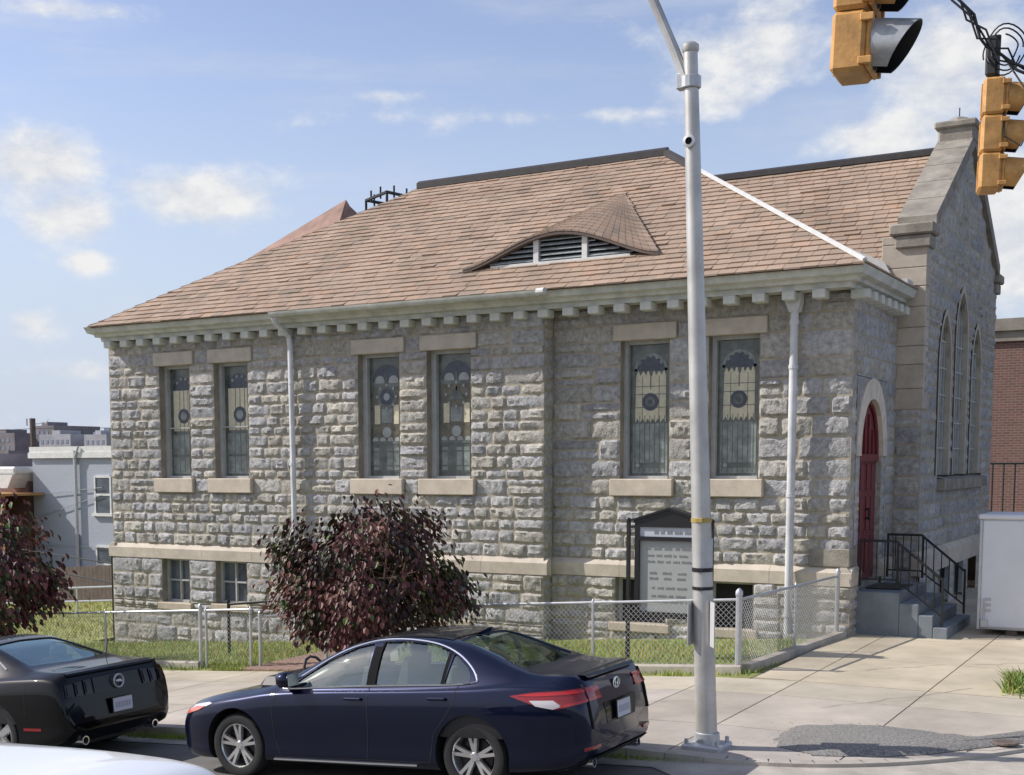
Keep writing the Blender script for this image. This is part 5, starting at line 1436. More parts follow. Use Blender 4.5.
def build_car(c, name, label, paint, dlo, ws, bl, wheels, rim_fn, Rr, cabin, glass='carglass'):
    root = thing(name, label, 'car', (0, 0, 0))
    body = tmpobj(c.solid())
    cut = []
    for s in wheels:
        for sd in (-1, 1):
            m = MB(); ra = Rr+.055; yy = interp(c.w, s)
            m.lathe([(0, -.22), (ra-.02, -.22), (ra, -.18), (ra, .35), (0, .35)], 40, axis='y', c=(c.L/2-s, 0, Rr+.015))
            m.v = [(x, sd*(yy-.10+y), z) for x, y, z in m.v]; cut.append(tmpobj(m))
    s0, s1, zf = cabin
    cut.append(tmpobj(c.solid(off=-.035, s0=s0, s1=s1, ns=50, zmin=zf)))
    for w in dlo:
        pp = round_poly(w, .03)
        m = MB(); m.prism([(c.L/2-s, -2, z) for s, z in pp], (0, 4, 0)); cut.append(tmpobj(m))
    for w in (ws, bl): cut.append(plan_prism(c, round_poly(w, .05), c.ztop_min, 2.2))
    boolean(body, cut)
    body = finish(body, 'body', M[paint], root)
    body.data.materials.append(M['black'])
    for p_ in body.data.polygons:        # wheel housings are bare black inside
        q = p_.center
        for s in wheels:
            if abs(math.hypot(q.x-(c.L/2-s), q.z-Rr-.015) - (Rr+.05)) < .03 and abs(q.y) < interp(c.w, s)-.004 and abs(p_.normal.y) < .5 and p_.normal.dot(Vector((c.L/2-s-q.x, 0, Rr-q.z))) > 0: p_.material_index = 1
            if math.hypot(q.x-(c.L/2-s), q.z-Rr) < Rr+.06 and abs(q.y) < interp(c.w, s)-.2: p_.material_index = 1
        if s0+.05 < c.L/2-q.x < s1-.05 and q.z > zf-.01 and abs(q.y) < c.side_y(c.L/2-q.x, min(q.z, 1.2)) - .025 and q.z < c.top_z(c.L/2-q.x, abs(q.y)) - .02: p_.material_index = 1
    for w in dlo:
        sa, sb = min(p[0] for p in w)-.04, max(p[0] for p in w)+.04
        for sd in (-1, 1):
            side_patch(c, sa, sb, 7.5, 12, -.014, sd).build('side_window', M[glass], root, world=False, smooth=True, fixn=False)
    for w, nm in ((ws, 'windscreen'), (bl, 'rear_window')):
        sa, sb = min(p[0] for p in w)-.04, max(p[0] for p in w)+.04
        top_patch(c, sa, sb, 11, -.014).build(nm, M[glass if nm == 'windscreen' else c.rearglass], root, world=False, smooth=True, fixn=False)
    # cabin lining and seats
    for s in c.seats:
        for y in (-.36, .36):
            sm = MB()
            sm.bbox(c.L/2-s-.26, c.L/2-s+.24, y-.25, y+.25, zf+.02, zf+.24, .06)
            sm.prism([(c.L/2-s-.20, y-.24, zf+.2), (c.L/2-s-.38, y-.2, zf+.62), (c.L/2-s-.44, y-.2, zf+.62), (c.L/2-s-.36, y-.24, zf+.2)], (0, .46, 0))
            sm.bbox(c.L/2-s-.46, c.L/2-s-.36, y-.13, y+.13, zf+.60, zf+.76, .04)
            sm.build('seat', M['seat'], root, world=False)
    st = MB(); X = c.L/2-c.seats[0]+.42
    st.tube([(X+.06*math.cos(a*.5236), .36+.18*math.sin(a*.5236), zf+.52+.17*math.cos(a*.5236)) for a in range(13)], .015, 6); st.tube([(X, .36, zf+.52), (X+.3, .36, zf+.42)], .03, 6); st.tube([(X, .2, zf+.5), (X, .52, zf+.5)], .012, 5)
    st.build('steering_wheel', M['trimblack'], root, world=False)
    da = MB(); da.bbox(X+.12, X+.6, -.62, .62, zf+.15, zf+.50, .08); da.build('dashboard', M['trimblack'], root, world=False)
    for s in wheels:
        for sd in (-1, 1): wheel(c, root, s, sd, rim_fn, Rr)
    un = MB(); un.box(-c.L/2+.35, c.L/2-.35, -.55, .55, .18, .30); un.build('underbody', M['black'], root, world=False)
    return root, body
def skin_strip(c, root, pts, w, name, m, side, off=.003):
    # thin strip lying on the body side along (s, z) points
    mb = MB(); pts = [(pts[i][0]+(pts[i+1][0]-pts[i][0])*j/8, pts[i][1]+(pts[i+1][1]-pts[i][1])*j/8) for i in range(len(pts)-1) for j in range(8)] + [pts[-1]]; k = len(pts)
    for i in range(k-1):
        (s0, z0), (s1, z1) = pts[i], pts[i+1]; d = Vector((s1-s0, z1-z0)).normalized(); n = Vector((-d.y, d.x))*w/2
        q = [(s0-n.x, z0-n.y), (s1-n.x, z1-n.y), (s1+n.x, z1+n.y), (s0+n.x, z0+n.y)]
        mb.add([(c.L/2-s, side*(c.side_y(s, z)+off), z) for s, z in q], [(0, 1, 2, 3)])
    return mb.build(name, m, root, world=False)
def lens(c, root, pts, name, m, off=.008, ya=.42, yb=1.2, side=1, x_plan=None):
    o = tmpobj(c.solid(off=off)); boolean(o, [poly_prism(c, pts, side*ya, side*yb)], 'INTERSECT'); return finish(o, name, m, root, 40)
def lens_rear(c, root, pts, s0, s1, name, m, off=.008):
    # (y, z) polygon extruded along the car between stations s0..s1
    o = tmpobj(c.solid(off=off)); p = MB(); p.prism([(c.L/2-s1, y, z) for y, z in pts], (s1-s0, 0, 0)); boolean(o, [tmpobj(p)], 'INTERSECT'); return finish(o, name, m, root, 40)
def mirror(c, root, s, z, paint):
    for sd in (-1, 1):
        y = c.side_y(s, z); X = c.L/2-s; m = MB()
        m.bbox(X-.10, X+.08, sd*(y+.10) - .105, sd*(y+.10) + .105, z+.02, z+.17, .045); m.prism([(X-.03, sd*(y-.04), z-.02), (X+.05, sd*(y-.04), z-.02), (X+.05, sd*(y-.04), z+.03), (X-.03, sd*(y-.04), z+.03)], (0, sd*.1, .03))
        o = m.build('side_mirror', M[paint], root, world=False, smooth=True, sharp=60)
        g = MB(); g.box(X-.106, X-.101, sd*(y+.10)-.085, sd*(y+.10)+.085, z+.035, z+.155); g.build('mirror_glass', M['chrome'], o, world=False)
def handle(c, root, s, z, m):
    for sd in (-1, 1):
        y = c.side_y(s, z); X = c.L/2-s; b = MB(); b.bbox(X-.10, X+.10, sd*(y+.022)-.014, sd*(y+.022)+.014, z-.014, z+.014, .008)
        b.box(X-.09, X-.07, min(sd*y, sd*(y+.02))-.005, max(sd*y, sd*(y+.02))+.005, z-.01, z+.01); b.box(X+.07, X+.09, min(sd*y, sd*(y+.02))-.005, max(sd*y, sd*(y+.02))+.005, z-.01, z+.01)
        b.build('door_handle', M[m], root, world=False)
def plate(c, root, zc, s, tilt=0):
    X = c.L/2-s; m = MB(); m.bbox(X-.008, X+.004, -.155, .155, zc-.08, zc+.08, .003, 0)
    for k in range(6): m.box(X-.0095, X-.0085, -.12+k*.042, -.092+k*.042, zc-.035, zc+.03, 1)
    for f_ in ((-.165, -.155, -.09, .09), (.155, .165, -.09, .09), (-.155, .155, .08, .09), (-.155, .155, -.09, -.08)): m.box(X-.011, X+.004, f_[0], f_[1], zc+f_[2], zc+f_[3], 2)
    o = m.build('licence_plate', [M['plate'], M['plateblur'], M['trimblack']], root, world=False)
    return o

# ---- dark blue saloon
camry = Car(dict(L=4.88, bulge=.035, ztop_min=.93, rearglass='cardarkglass',
    zt=[(0, .50), (.03, .60), (.10, .69), (.25, .765), (.5, .83), (.9, .895), (1.25, .94), (1.45, .985), (1.75, 1.14), (2.05, 1.285), (2.3, 1.375), (2.6, 1.425), (2.9, 1.44), (3.2, 1.43), (3.5, 1.385), (3.8, 1.285), (4.1, 1.165), (4.3, 1.105), (4.5, 1.085), (4.68, 1.085), (4.76, 1.06), (4.82, .98), (4.86, .86), (4.88, .72)],
    zs=[(0, .46), (.1, .62), (.3, .72), (.6, .79), (1.0, .85), (1.4, .905), (2.0, .94), (3, .965), (3.8, .995), (4.2, 1.02), (4.6, 1.01), (4.76, .95), (4.84, .85), (4.88, .66)],
    w=[(0, .52), (.04, .66), (.12, .76), (.28, .84), (.55, .893), (.93, .915), (2, .912), (3, .915), (3.75, .92), (4.2, .905), (4.5, .87), (4.7, .82), (4.82, .765), (4.88, .66)],
    wb=[(0, .46), (.04, .60), (.12, .70), (.28, .775), (.55, .83), (.93, .855), (1.4, .855), (2, .85), (3, .85), (3.75, .84), (4.2, .80), (4.5, .765), (4.7, .73), (4.82, .68), (4.88, .56)],
    wt=[(0, .40), (.12, .58), (.3, .66), (.6, .71), (1.1, .735), (1.4, .74), (1.7, .695), (2.1, .615), (2.5, .585), (3.0, .575), (3.4, .57), (3.8, .60), (4.2, .655), (4.5, .665), (4.75, .62), (4.88, .48)],
    zb=[(0, .30), (.08, .21), (.4, .17), (.9, .175), (3.9, .18), (4.4, .21), (4.7, .25), (4.88, .36)], seats=[2.05, 3.0]))
dl = [[(1.62, .955), (2.58, .99), (2.56, 1.375), (2.35, 1.335), (2.05, 1.215), (1.78, 1.06)],
      [(2.68, .993), (3.42, 1.01), (3.46, 1.30), (3.25, 1.36), (2.95, 1.39), (2.66, 1.385)],
      [(3.46, 1.01), (3.74, 1.03, .06), (3.70, 1.14, .08), (3.50, 1.285)]]
ws = [(1.38, -.70), (1.38, .70), (2.17, .545), (2.24, 0), (2.17, -.545)]
bl = [(3.46, -.46), (3.40, 0), (3.46, .46), (4.16, .56), (4.22, 0), (4.16, -.56)]
blue, bb = build_car(camry, 'parked_car', 'dark blue four-door saloon car parked at the kerb in front of the church', 'paintblue', dl, ws, bl, (.93, 3.755), rim_ten, .335, (1.3, 4.2, .52))
for sd in (-1, 1):
    out = [(1.56, .945), (2.1, .965), (2.6, .985), (3.2, 1.0), (3.6, 1.012), (3.79, 1.035), (3.80, 1.07), (3.72, 1.16), (3.55, 1.275), (3.3, 1.365), (3.0, 1.405), (2.7, 1.408), (2.45, 1.375), (2.15, 1.28), (1.85, 1.12), (1.66, 1.005)]
    sp_ = [tuple(p) for p in smooth_poly(out, 4)]
    trim(camry, sp_, .010, 'window_trim', M['chrome'], blue, sd, closed=True)
    skin_strip(camry, blue, [(2.63, .99), (2.63, 1.39)], .10, 'door_pillar', M['pillar'], sd, .002)
    skin_strip(camry, blue, [(3.44, 1.0), (3.46, 1.32)], .035, 'door_pillar', M['pillar'], sd, .002)
    for seam in ([(1.50, .93), (1.44, .75), (1.46, .45), (1.52, .26)], [(2.62, .98), (2.62, .6), (2.58, .27)], [(3.62, 1.0), (3.60, .85), (3.50, .72), (3.36, .55), (3.30, .28)], [(1.52, .26), (3.30, .275)]):
        skin_strip(camry, blue, seam, .007, 'panel_gap', M['dark'], sd)
    trim(camry, [(1.42, .225), (1.9, .228), (2.6, .232), (3.15, .238)], .013, 'sill_trim', M['chrome'], blue, sd, .006)
    lens(camry, blue, [(4.18, .925), (4.40, .955), (4.90, .975), (4.90, .86), (4.62, .80), (4.42, .845)], 'taillight', M['redlens'], .007, .40, 1.2, sd)
    lens(camry, blue, [(4.38, .885), (4.60, .885), (4.68, .83), (4.60, .805), (4.44, .835)], 'reversing_light', M['clearlens'], .011, .55, 1.2, sd)
    lens(camry, blue, [(4.26, .928), (4.42, .945), (4.90, .962), (4.90, .940), (4.44, .922)], 'tail_bar', M['brightred'], .011, .40, 1.2, sd)
    lens(camry, blue, [(4.66, .815), (4.90, .862), (4.90, .884), (4.66, .838)], 'tail_bar', M['brightred'], .011, .40, 1.2, sd)
    lens_rear(camry, blue, [(sd*.635, 1.0), (sd*.645, 1.0), (sd*.645, .6), (sd*.635, .6)], 4.3, 4.90, 'panel_gap', M['dark'], .014)
    lens(camry, blue, [(.02, .66), (.16, .72), (.55, .785), (.62, .775), (.42, .70), (.16, .63), (.02, .60)], 'headlight', M['clearlens'], .006, .40, 1.2, sd)
    lens(camry, blue, [(.20, .645), (.42, .70), (.52, .745), (.36, .735), (.2, .685)], 'turn_light', M['amberlens'], .010, .5, 1.2, sd)
    lens(camry, blue, [(4.74, .40), (4.90, .42), (4.90, .45), (4.76, .435)], 'rear_reflector', M['redlens'], .006, .5, .74, sd)
lens_rear(camry, blue, [(-.66, .34), (.66, .34), (.60, .24), (-.60, .24)], 4.55, 4.90, 'rear_diffuser', M['trimblack'], .010)
for sd in (-1, 1):
    m = MB(); m.lathe([(.035, -.12), (.045, -.12), (.045, .02), (.036, .02), (.03, -.08)], 16, axis='x'); m.v = [(-x-2.36, y+sd*.52, z+.27) for x, y, z in m.v]; m.build('exhaust_tip', M['chrome'], blue, world=False, smooth=True)
lens_rear(camry, blue, [(-.37, .80), (.37, .80), (.32, .60), (-.32, .60)], 4.70, 4.90, 'plate_recess', M['paintblack'], .004)
plate(camry, blue, .70, 4.905)
lens_rear(camry, blue, [(-.56, 1.075), (.56, 1.075), (.52, 1.045), (-.52, 1.045)], 4.6, 4.90, 'boot_spoiler', M['paintblack'], .022)
m = MB()
for rx, rz, ox in ((.075, .05, 0), (.032, .05, 0), (.056, .022, .018)):
    m.tube([(-2.408, rx*math.cos(a*.5236), .935+ox+rz*math.sin(a*.5236)) for a in range(13)], .007, 5)
m.build('emblem', M['chrome'], blue, world=False)
roofp = top_patch(camry, 2.32, 3.40, 12, .006); roofp.build('roof_panel', M['paintblack'], blue, world=False, smooth=True)
m = MB(); m.prism([(-.95, -.02, 1.40), (-1.08, -.02, 1.375), (-1.13, -.012, 1.46), (-1.10, -.012, 1.465)], (0, .03, 0)); m.build('roof_aerial', M['paintblue'], blue, world=False)
mirror(camry, blue, 1.66, .955, 'paintblue'); handle(camry, blue, 2.46, .865, 'paintblue'); handle(camry, blue, 3.42, .885, 'paintblue')

# ---- black coupe
mus = Car(dict(L=4.78, bulge=.03, ztop_min=.96, rearglass='carglass',
    zt=[(0, .55), (.03, .66), (.1, .78), (.3, .88), (.7, .95), (1.2, .99), (1.6, 1.02), (1.9, 1.16), (2.2, 1.30), (2.45, 1.37), (2.75, 1.395), (3.05, 1.38), (3.35, 1.325), (3.7, 1.22), (4.0, 1.125), (4.15, 1.09), (4.4, 1.075), (4.60, 1.07), (4.66, 1.05), (4.70, .98), (4.74, .80), (4.76, .64), (4.78, .50)],
    zs=[(0, .5), (.1, .72), (.3, .82), (.8, .89), (1.5, .93), (2.2, .95), (3, .965), (3.6, 1.0), (4.0, 1.02), (4.4, 1.03), (4.62, 1.0), (4.70, .90), (4.78, .46)],
    w=[(0, .56), (.05, .74), (.15, .83), (.4, .90), (.95, .925), (2, .90), (2.8, .91), (3.4, .938), (3.8, .94), (4.2, .925), (4.5, .90), (4.66, .87), (4.74, .83), (4.78, .72)],
    wb=[(0, .5), (.05, .66), (.15, .76), (.4, .83), (.95, .86), (2, .84), (2.8, .84), (3.4, .845), (3.8, .84), (4.2, .83), (4.5, .81), (4.66, .78), (4.74, .74), (4.78, .62)],
    wt=[(0, .42), (.15, .62), (.4, .70), (1.0, .75), (1.6, .75), (2.0, .66), (2.45, .585), (2.9, .565), (3.35, .575), (3.8, .62), (4.1, .68), (4.4, .70), (4.66, .70), (4.78, .55)],
    zb=[(0, .28), (.1, .2), (.5, .17), (4.2, .18), (4.5, .23), (4.70, .30), (4.78, .40)], seats=[2.2, 3.0]))
dl = [[(1.92, .985), (2.95, 1.0), (2.98, 1.335), (2.6, 1.33), (2.3, 1.24), (2.05, 1.10)],
      [(3.04, 1.01), (3.42, 1.05), (3.30, 1.24), (3.06, 1.315)]]
ws = [(1.60, -.68), (1.60, .68), (2.34, .55), (2.40, 0), (2.34, -.55)]
bl = [(3.22, -.47), (3.16, 0), (3.22, .47), (3.98, .60), (4.04, 0), (3.98, -.60)]
blk, bb2 = build_car(mus, 'parked_coupe', 'black two-door coupe with round tail badge parked ahead at the left edge', 'paintblack', dl, ws, bl, (.95, 3.67), rim_five, .345, (1.5, 4.05, .5))
for sd in (-1, 1):
    for seam in ([(1.75, .95), (1.66, .7), (1.7, .28)], [(3.05, 1.0), (3.06, .6), (2.98, .28)], [(4.22, .96), (4.20, .62)]):
        skin_strip(mus, blk, seam, .007, 'panel_gap', M['dark'], sd)
    trim(mus, [(1.90, .975), (2.4, .985), (2.98, .998), (3.44, 1.045)], .010, 'window_trim', M['trimblack'], blk, sd)
    trim(mus, [(2.10, 1.17), (2.45, 1.325), (2.8, 1.355), (3.1, 1.345), (3.45, 1.23), (3.75, 1.10)], .010, 'roof_trim', M['galv'], blk, sd)
    for k in range(3):
        y0 = .40+k*.135; zz = .965-.012*k
        lens_rear(mus, blk, [(sd*y0, zz), (sd*(y0+.105), zz-.008), (sd*(y0+.115), .80), (sd*(y0+.01), .795)], 4.5, 4.80, 'taillight', M['smokelens'], .014)
        lens_rear(mus, blk, [(sd*(y0+.02), zz-.02), (sd*(y0+.088), zz-.026), (sd*(y0+.096), .82), (sd*(y0+.03), .815)], 4.5, 4.80, 'lens_core', M['smokelens'], .022)
    lens(mus, blk, [(4.16, .435), (4.42, .435), (4.42, .465), (4.16, .465)], 'side_marker', M['redlens'], .006, .5, 1.2, sd)
    lens(mus, blk, [(4.6, .415), (4.85, .415), (4.85, .45), (4.6, .45)], 'rear_reflector', M['redlens'], .006, .45, .72, sd)
    lens(mus, blk, [(.04, .68), (.34, .79), (.34, .72), (.06, .62)], 'headlight', M['clearlens'], .006, .4, 1.2, sd)
    m = MB(); m.lathe([(.04, -.16), (.052, -.16), (.052, .03), (.04, .03), (.034, -.1)], 18, axis='x'); m.v = [(-x-2.33, y+sd*.56, z+.285) for x, y, z in m.v]; m.build('exhaust_tip', M['chrome'], blk, world=False, smooth=True)
lens_rear(mus, blk, [(-.36, .965), (.36, .965), (.37, .79), (-.37, .79)], 4.5, 4.80, 'tail_panel', M['trimblack'], .009)
lens_rear(mus, blk, [(-.70, 1.055), (.70, 1.055), (.70, 1.03), (-.70, 1.03)], 4.4, 4.80, 'boot_spoiler', M['paintblack'], .02)
lens_rear(mus, blk, [(-.68, .42), (.68, .42), (.60, .28), (-.60, .28)], 4.5, 4.80, 'rear_diffuser', M['trimblack'], .010)
m = MB(); m.tube([(-2.375, .075*math.cos(a*.3927), .885+.075*math.sin(a*.3927)) for a in range(17)], .012, 6); m.prism([(-2.37, -.05, .87), (-2.37, .05, .88), (-2.37, .045, .90), (-2.37, -.01, .905), (-2.37, -.045, .895)], (-.012, 0, 0)); m.build('emblem', M['galv'], blk, world=False)
plate(mus, blk, .62, 4.80)
m = MB(); m.tube([(-1.55, -.62, 1.07), (-1.62, -.62, 1.27)], .005, 4); m.build('aerial', M['trimblack'], blk, world=False)
mirror(mus, blk, 1.9, .97, 'paintblack'); handle(mus, blk, 2.86, .86, 'paintblack')

# ---- white car in the near lane
wc = Car(dict(L=4.6, bulge=.03, ztop_min=.98, rearglass='cardarkglass',
    zt=[(0, .55), (.04, .68), (.15, .80), (.5, .90), (1.0, .98), (1.25, 1.02), (1.6, 1.2), (1.95, 1.37), (2.3, 1.45), (2.8, 1.48), (3.3, 1.475), (3.9, 1.45), (4.18, 1.405), (4.32, 1.32), (4.46, 1.10), (4.54, .92), (4.58, .78), (4.6, .6)],
    zs=[(0, .5), (.15, .70), (.5, .82), (1.2, .93), (2.5, .98), (3.8, 1.02), (4.3, 1.02), (4.5, .9), (4.6, .56)],
    w=[(0, .55), (.1, .75), (.4, .87), (1, .90), (2.5, .90), (3.7, .90), (4.3, .86), (4.5, .8), (4.6, .68)],
    wb=[(0, .5), (.1, .68), (.4, .8), (1, .84), (2.5, .84), (3.7, .83), (4.3, .78), (4.5, .72), (4.6, .58)],
    wt=[(0, .4), (.3, .64), (1, .72), (1.3, .72), (1.8, .64), (2.3, .6), (3.3, .59), (3.9, .6), (4.3, .64), (4.6, .5)],
    zb=[(0, .3), (.2, .2), (4.2, .2), (4.6, .36)], seats=[2.0, 2.9]))
dl = [[(1.6, .99), (2.5, 1.02), (2.5, 1.40), (2.25, 1.37), (1.95, 1.25)], [(2.6, 1.02), (3.5, 1.05), (3.5, 1.40), (2.6, 1.41)]]
ws = [(1.25, -.68), (1.25, .68), (2.0, .56), (2.06, 0), (2.0, -.56)]
bl = [(4.30, -.5), (4.28, 0), (4.30, .5), (4.44, .54), (4.45, 0), (4.44, -.54)]
wht, bb3 = build_car(wc, 'white_car', 'white car in the near lane with only its roof showing at the bottom left', 'paintwhite', dl, ws, bl, (.9, 3.55), rim_five, .33, (1.2, 4.3, .54), 'cardarkglass')
for sd in (-1, 1):
    lens(wc, wht, [(4.2, 1.0), (4.65, .96), (4.65, .78), (4.3, .82)], 'taillight', M['redlens'], .007, .45, 1.2, sd)
    lens(wc, wht, [(.04, .7), (.4, .82), (.4, .72), (.06, .62)], 'headlight', M['clearlens'], .006, .4, 1.2, sd)
    for seam in ([(1.4, .93), (1.4, .3)], [(2.55, 1.0), (2.52, .3)], [(3.45, 1.0), (3.3, .3)]): skin_strip(wc, wht, seam, .007, 'panel_gap', M['dark'], sd)
mirror(wc, wht, 1.62, 1.0, 'paintwhite'); handle(wc, wht, 2.4, .9, 'paintwhite'); handle(wc, wht, 3.35, .92, 'paintwhite')
plate(wc, wht, .72, 4.62)

def park(root, rear_xy, sc, rear_s, L, face=math.pi, dz=0.):
    # the car stands on the sloping road, its nose downhill to the left
    sl = math.atan(.07)
    x, y = rear_xy; z = Rz(x, 10)+dz
    root.scale = (sc, sc, sc); root.rotation_mode = 'XYZ'
    ax = Vector((-math.cos(sl), 0, -math.sin(sl)))          # forward
    lf = Vector((0, -1, 0)); upv = ax.cross(lf)
    m = Matrix((ax, lf, upv)).transposed()
    root.rotation_euler = m.to_euler()
    fwd_c = (rear_s - L/2)*sc                               # distance from the rear axle forward to the car centre
    root.location = Vector((x, y, z)) + ax*fwd_c
park(blue, (-5.76, 10.22+.9*.98), .985, 3.755, 4.88)
park(blk, (-11.9, 10.9), 1.0, 3.67, 4.78)
park(wht, (-4.9, 4.32), 1.0, 3.55, 4.6)
CLOUDS = [
    (-0.836, 0.211, 0.035, 0.030, 0.62),
    (-0.809, 0.178, 0.032, 0.015, 0.60),
    (-0.709, 0.194, 0.045, 0.019, 0.62),
    (-0.797, 0.146, 0.013, 0.007, 0.50),
    (-0.839, 0.101, 0.020, 0.010, 0.50),
    (-0.802, 0.068, 0.032, 0.007, 0.45),
    (-0.821, 0.018, 0.087, 0.018, 0.25),
    (-0.635, 0.292, 0.006, 0.005, 0.30),
    (-0.306, 0.288, 0.045, 0.026, 0.72),
    (-0.223, 0.221, 0.046, 0.016, 0.62),
    (-0.170, 0.267, 0.044, 0.031, 0.60),
    (-0.141, 0.156, 0.025, 0.045, 0.85),
    (-0.391, 0.250, 0.120, 0.005, 0.34),
    (-0.812, 0.314, 0.042, 0.006, 0.40),
    (-0.212, 0.271, 0.058, 0.025, 0.40),
    (-0.582, 0.265, 0.022, 0.004, 0.25),
    (-0.334, 0.261, 0.042, 0.019, 0.50),
]
SKYTINT = (.90, .77, .77)
EXPO = 0.55
# ------------------------------------------------------------------ light, sky, camera
SD = Vector((2.5, 1.0, -2.15)).normalized()
sun = bpy.data.lights.new('sun', 'SUN'); sun.energy = 3.5; sun.angle = R(.5); sun.color = (1, .95, .89)
so = bpy.data.objects.new('sun', sun); col.objects.link(so); so.rotation_euler = SD.to_track_quat('-Z', 'Y').to_euler()
W = bpy.data.worlds.new('World'); scene.world = W; W.use_nodes = True; nt = W.node_tree; N = nt.nodes.new; L = nt.links.new
bg = nt.nodes['Background']; bg.inputs[1].default_value = .15
sky = N('ShaderNodeTexSky'); sky.sky_type = 'NISHITA'; sky.sun_disc = False
sky.sun_elevation = math.asin(-SD.z); sky.sun_rotation = math.atan2(-SD.x, -SD.y); sky.altitude = 50; sky.air_density = 1.0; sky.dust_density = .7; sky.ozone_density = 1.5
def math_(op, a, b=None, c=None):
    n = N('ShaderNodeMath'); n.operation = op
    for i, v in enumerate((a, b, c)):
        if v is None: continue
        if isinstance(v, (int, float)): n.inputs[i].default_value = v
        else: L(v, n.inputs[i])
    return n.outputs[0]
tc = N('ShaderNodeTexCoord'); sp = N('ShaderNodeSeparateXYZ'); L(tc.outputs['Generated'], sp.inputs[0])
x, y, z = sp.outputs
az = math_('ARCTAN2', x, y); el = math_('ARCSINE', z)
cb = N('ShaderNodeCombineXYZ'); L(math_('MULTIPLY', az, 1.0), cb.inputs[0]); L(math_('MULTIPLY', el, 1.7), cb.inputs[1]); cb.inputs[2].default_value = .3
def nz(scale, det, rough, vec=None):
    n = N('ShaderNodeTexNoise'); n.inputs['Scale'].default_value = scale; n.inputs['Detail'].default_value = det; n.inputs['Roughness'].default_value = rough
    L(vec or cb.outputs[0], n.inputs['Vector']); return n.outputs[0]
n1 = nz(13, 10, .6); n2 = nz(26, 6, .6)
# cumulus groups at directions (azimuth, elevation, half sizes, weight)
total = None
for a, e, sa, se, w in CLOUDS:
    w *= 1.65; sa *= 1.25; se *= 1.3
    da = math_('DIVIDE', math_('SUBTRACT', az, a), sa); de = math_('DIVIDE', math_('SUBTRACT', el, e), se)
    q = math_('ADD', math_('MULTIPLY', da, da), math_('MULTIPLY', de, de))
    g = math_('MULTIPLY', math_('POWER', 2.718, math_('MULTIPLY', q, -1.)), w)
    total = g if total is None else math_('MAXIMUM', total, g)
total = math_('MAXIMUM', total, math_('MINIMUM', math_('MULTIPLY', y, -.8), .5))  # unseen cloud bank behind the camera, added as fill light for the street front
dens = math_('ADD', total, math_('MULTIPLY', math_('SUBTRACT', n1, .5), 1.9)); dens = math_('ADD', dens, math_('MULTIPLY', math_('SUBTRACT', n2, .5), .5))
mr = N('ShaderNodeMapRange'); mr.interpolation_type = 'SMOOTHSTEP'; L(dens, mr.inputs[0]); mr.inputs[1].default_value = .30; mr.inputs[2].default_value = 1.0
# thin high streaks
cb2 = N('ShaderNodeCombineXYZ'); L(az, cb2.inputs[0]); L(math_('MULTIPLY', el, 7.), cb2.inputs[1]); cb2.inputs[2].default_value = 2.
st_ = nz(3.2, 7, .6, cb2.outputs[0]); ms = N('ShaderNodeMapRange'); ms.interpolation_type = 'SMOOTHSTEP'; L(st_, ms.inputs[0]); ms.inputs[1].default_value = .45; ms.inputs[2].default_value = .85; ms.inputs[4].default_value = .42
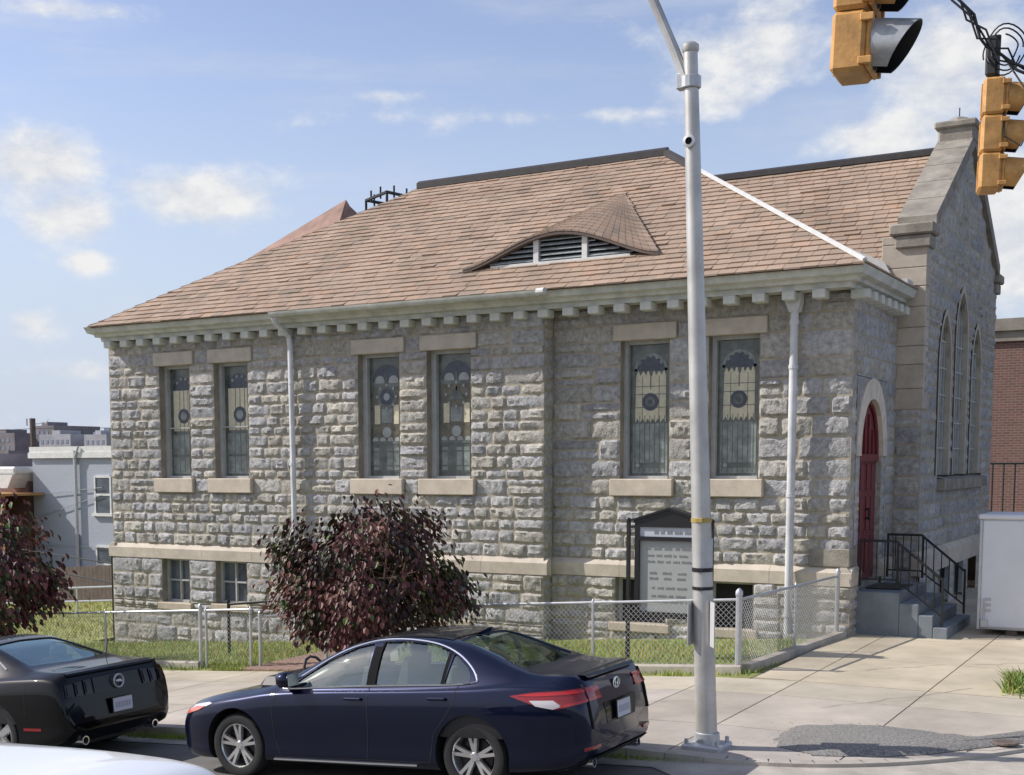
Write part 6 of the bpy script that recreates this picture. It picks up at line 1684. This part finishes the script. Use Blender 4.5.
# pale blue air towards the horizon
mh = N('ShaderNodeMapRange'); mh.interpolation_type = 'SMOOTHSTEP'; L(math_('ABSOLUTE', el), mh.inputs[0]); mh.inputs[1].default_value = .34; mh.inputs[2].default_value = 0.0; mh.inputs[3].default_value = .0; mh.inputs[4].default_value = .92
halo = N('ShaderNodeMapRange'); halo.interpolation_type = 'SMOOTHSTEP'; L(math_('ADD', total, math_('MULTIPLY', math_('SUBTRACT', n1, .5), 2.1)), halo.inputs[0]); halo.inputs[1].default_value = .2; halo.inputs[2].default_value = .95; halo.inputs[4].default_value = .9
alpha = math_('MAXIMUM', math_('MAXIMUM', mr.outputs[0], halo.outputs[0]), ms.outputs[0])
n3 = nz(40, 6, .65)
cc = N('ShaderNodeMix'); cc.data_type = 'RGBA'; cr = N('ShaderNodeMapRange'); L(math_('ADD', math_('MULTIPLY', n2, .6), math_('MULTIPLY', n3, .4)), cr.inputs[0]); cr.inputs[1].default_value = .36; cr.inputs[2].default_value = .58; L(cr.outputs[0], cc.inputs[0]); cc.inputs[6].default_value = (3.0, 3.15, 3.45, 1); cc.inputs[7].default_value = (4.0, 4.0, 4.0, 1)
tn = N('ShaderNodeMix'); tn.data_type = 'RGBA'; tn.blend_type = 'MULTIPLY'; tn.inputs[0].default_value = 1; L(sky.outputs[0], tn.inputs[6]); tn.inputs[7].default_value = (*SKYTINT, 1)
hz = N('ShaderNodeMix'); hz.data_type = 'RGBA'; L(mh.outputs[0], hz.inputs[0]); L(tn.outputs[2], hz.inputs[6]); hz.inputs[7].default_value = (2.45, 2.85, 3.55, 1)
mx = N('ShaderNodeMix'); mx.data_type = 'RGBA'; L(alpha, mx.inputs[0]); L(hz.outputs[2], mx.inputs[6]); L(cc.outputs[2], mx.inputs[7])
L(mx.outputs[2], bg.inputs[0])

cam = bpy.data.cameras.new('camera'); co = bpy.data.objects.new('camera', cam); col.objects.link(co)
F_, CX, CY = 1307.36, 419.91, 589.75
yaw, pitch, roll = R(-31.78004819), R(-5.52674771), R(-.3242683)
fw = Vector((math.sin(yaw)*math.cos(pitch), math.cos(yaw)*math.cos(pitch), math.sin(pitch))); rt = Vector((math.cos(yaw), -math.sin(yaw), 0)); up = rt.cross(fw)
r2 = rt*math.cos(roll) + up*math.sin(roll); u2 = up*math.cos(roll) - rt*math.sin(roll)
co.matrix_world = Matrix(((r2.x, u2.x, -fw.x, 0), (r2.y, u2.y, -fw.y, 0), (r2.z, u2.z, -fw.z, 3.0), (0, 0, 0, 1)))
cam.sensor_fit = 'HORIZONTAL'; cam.sensor_width = 36; cam.lens = F_/1024*36
cam.shift_x = (512-CX)/1024; cam.shift_y = (CY-387.5)/1024
cam.clip_end = 5000; scene.camera = co
scene.view_settings.view_transform = 'Standard'; scene.view_settings.look = 'None'; scene.view_settings.exposure = EXPO; scene.view_settings.gamma = 1
scene.view_settings.use_curve_mapping = False
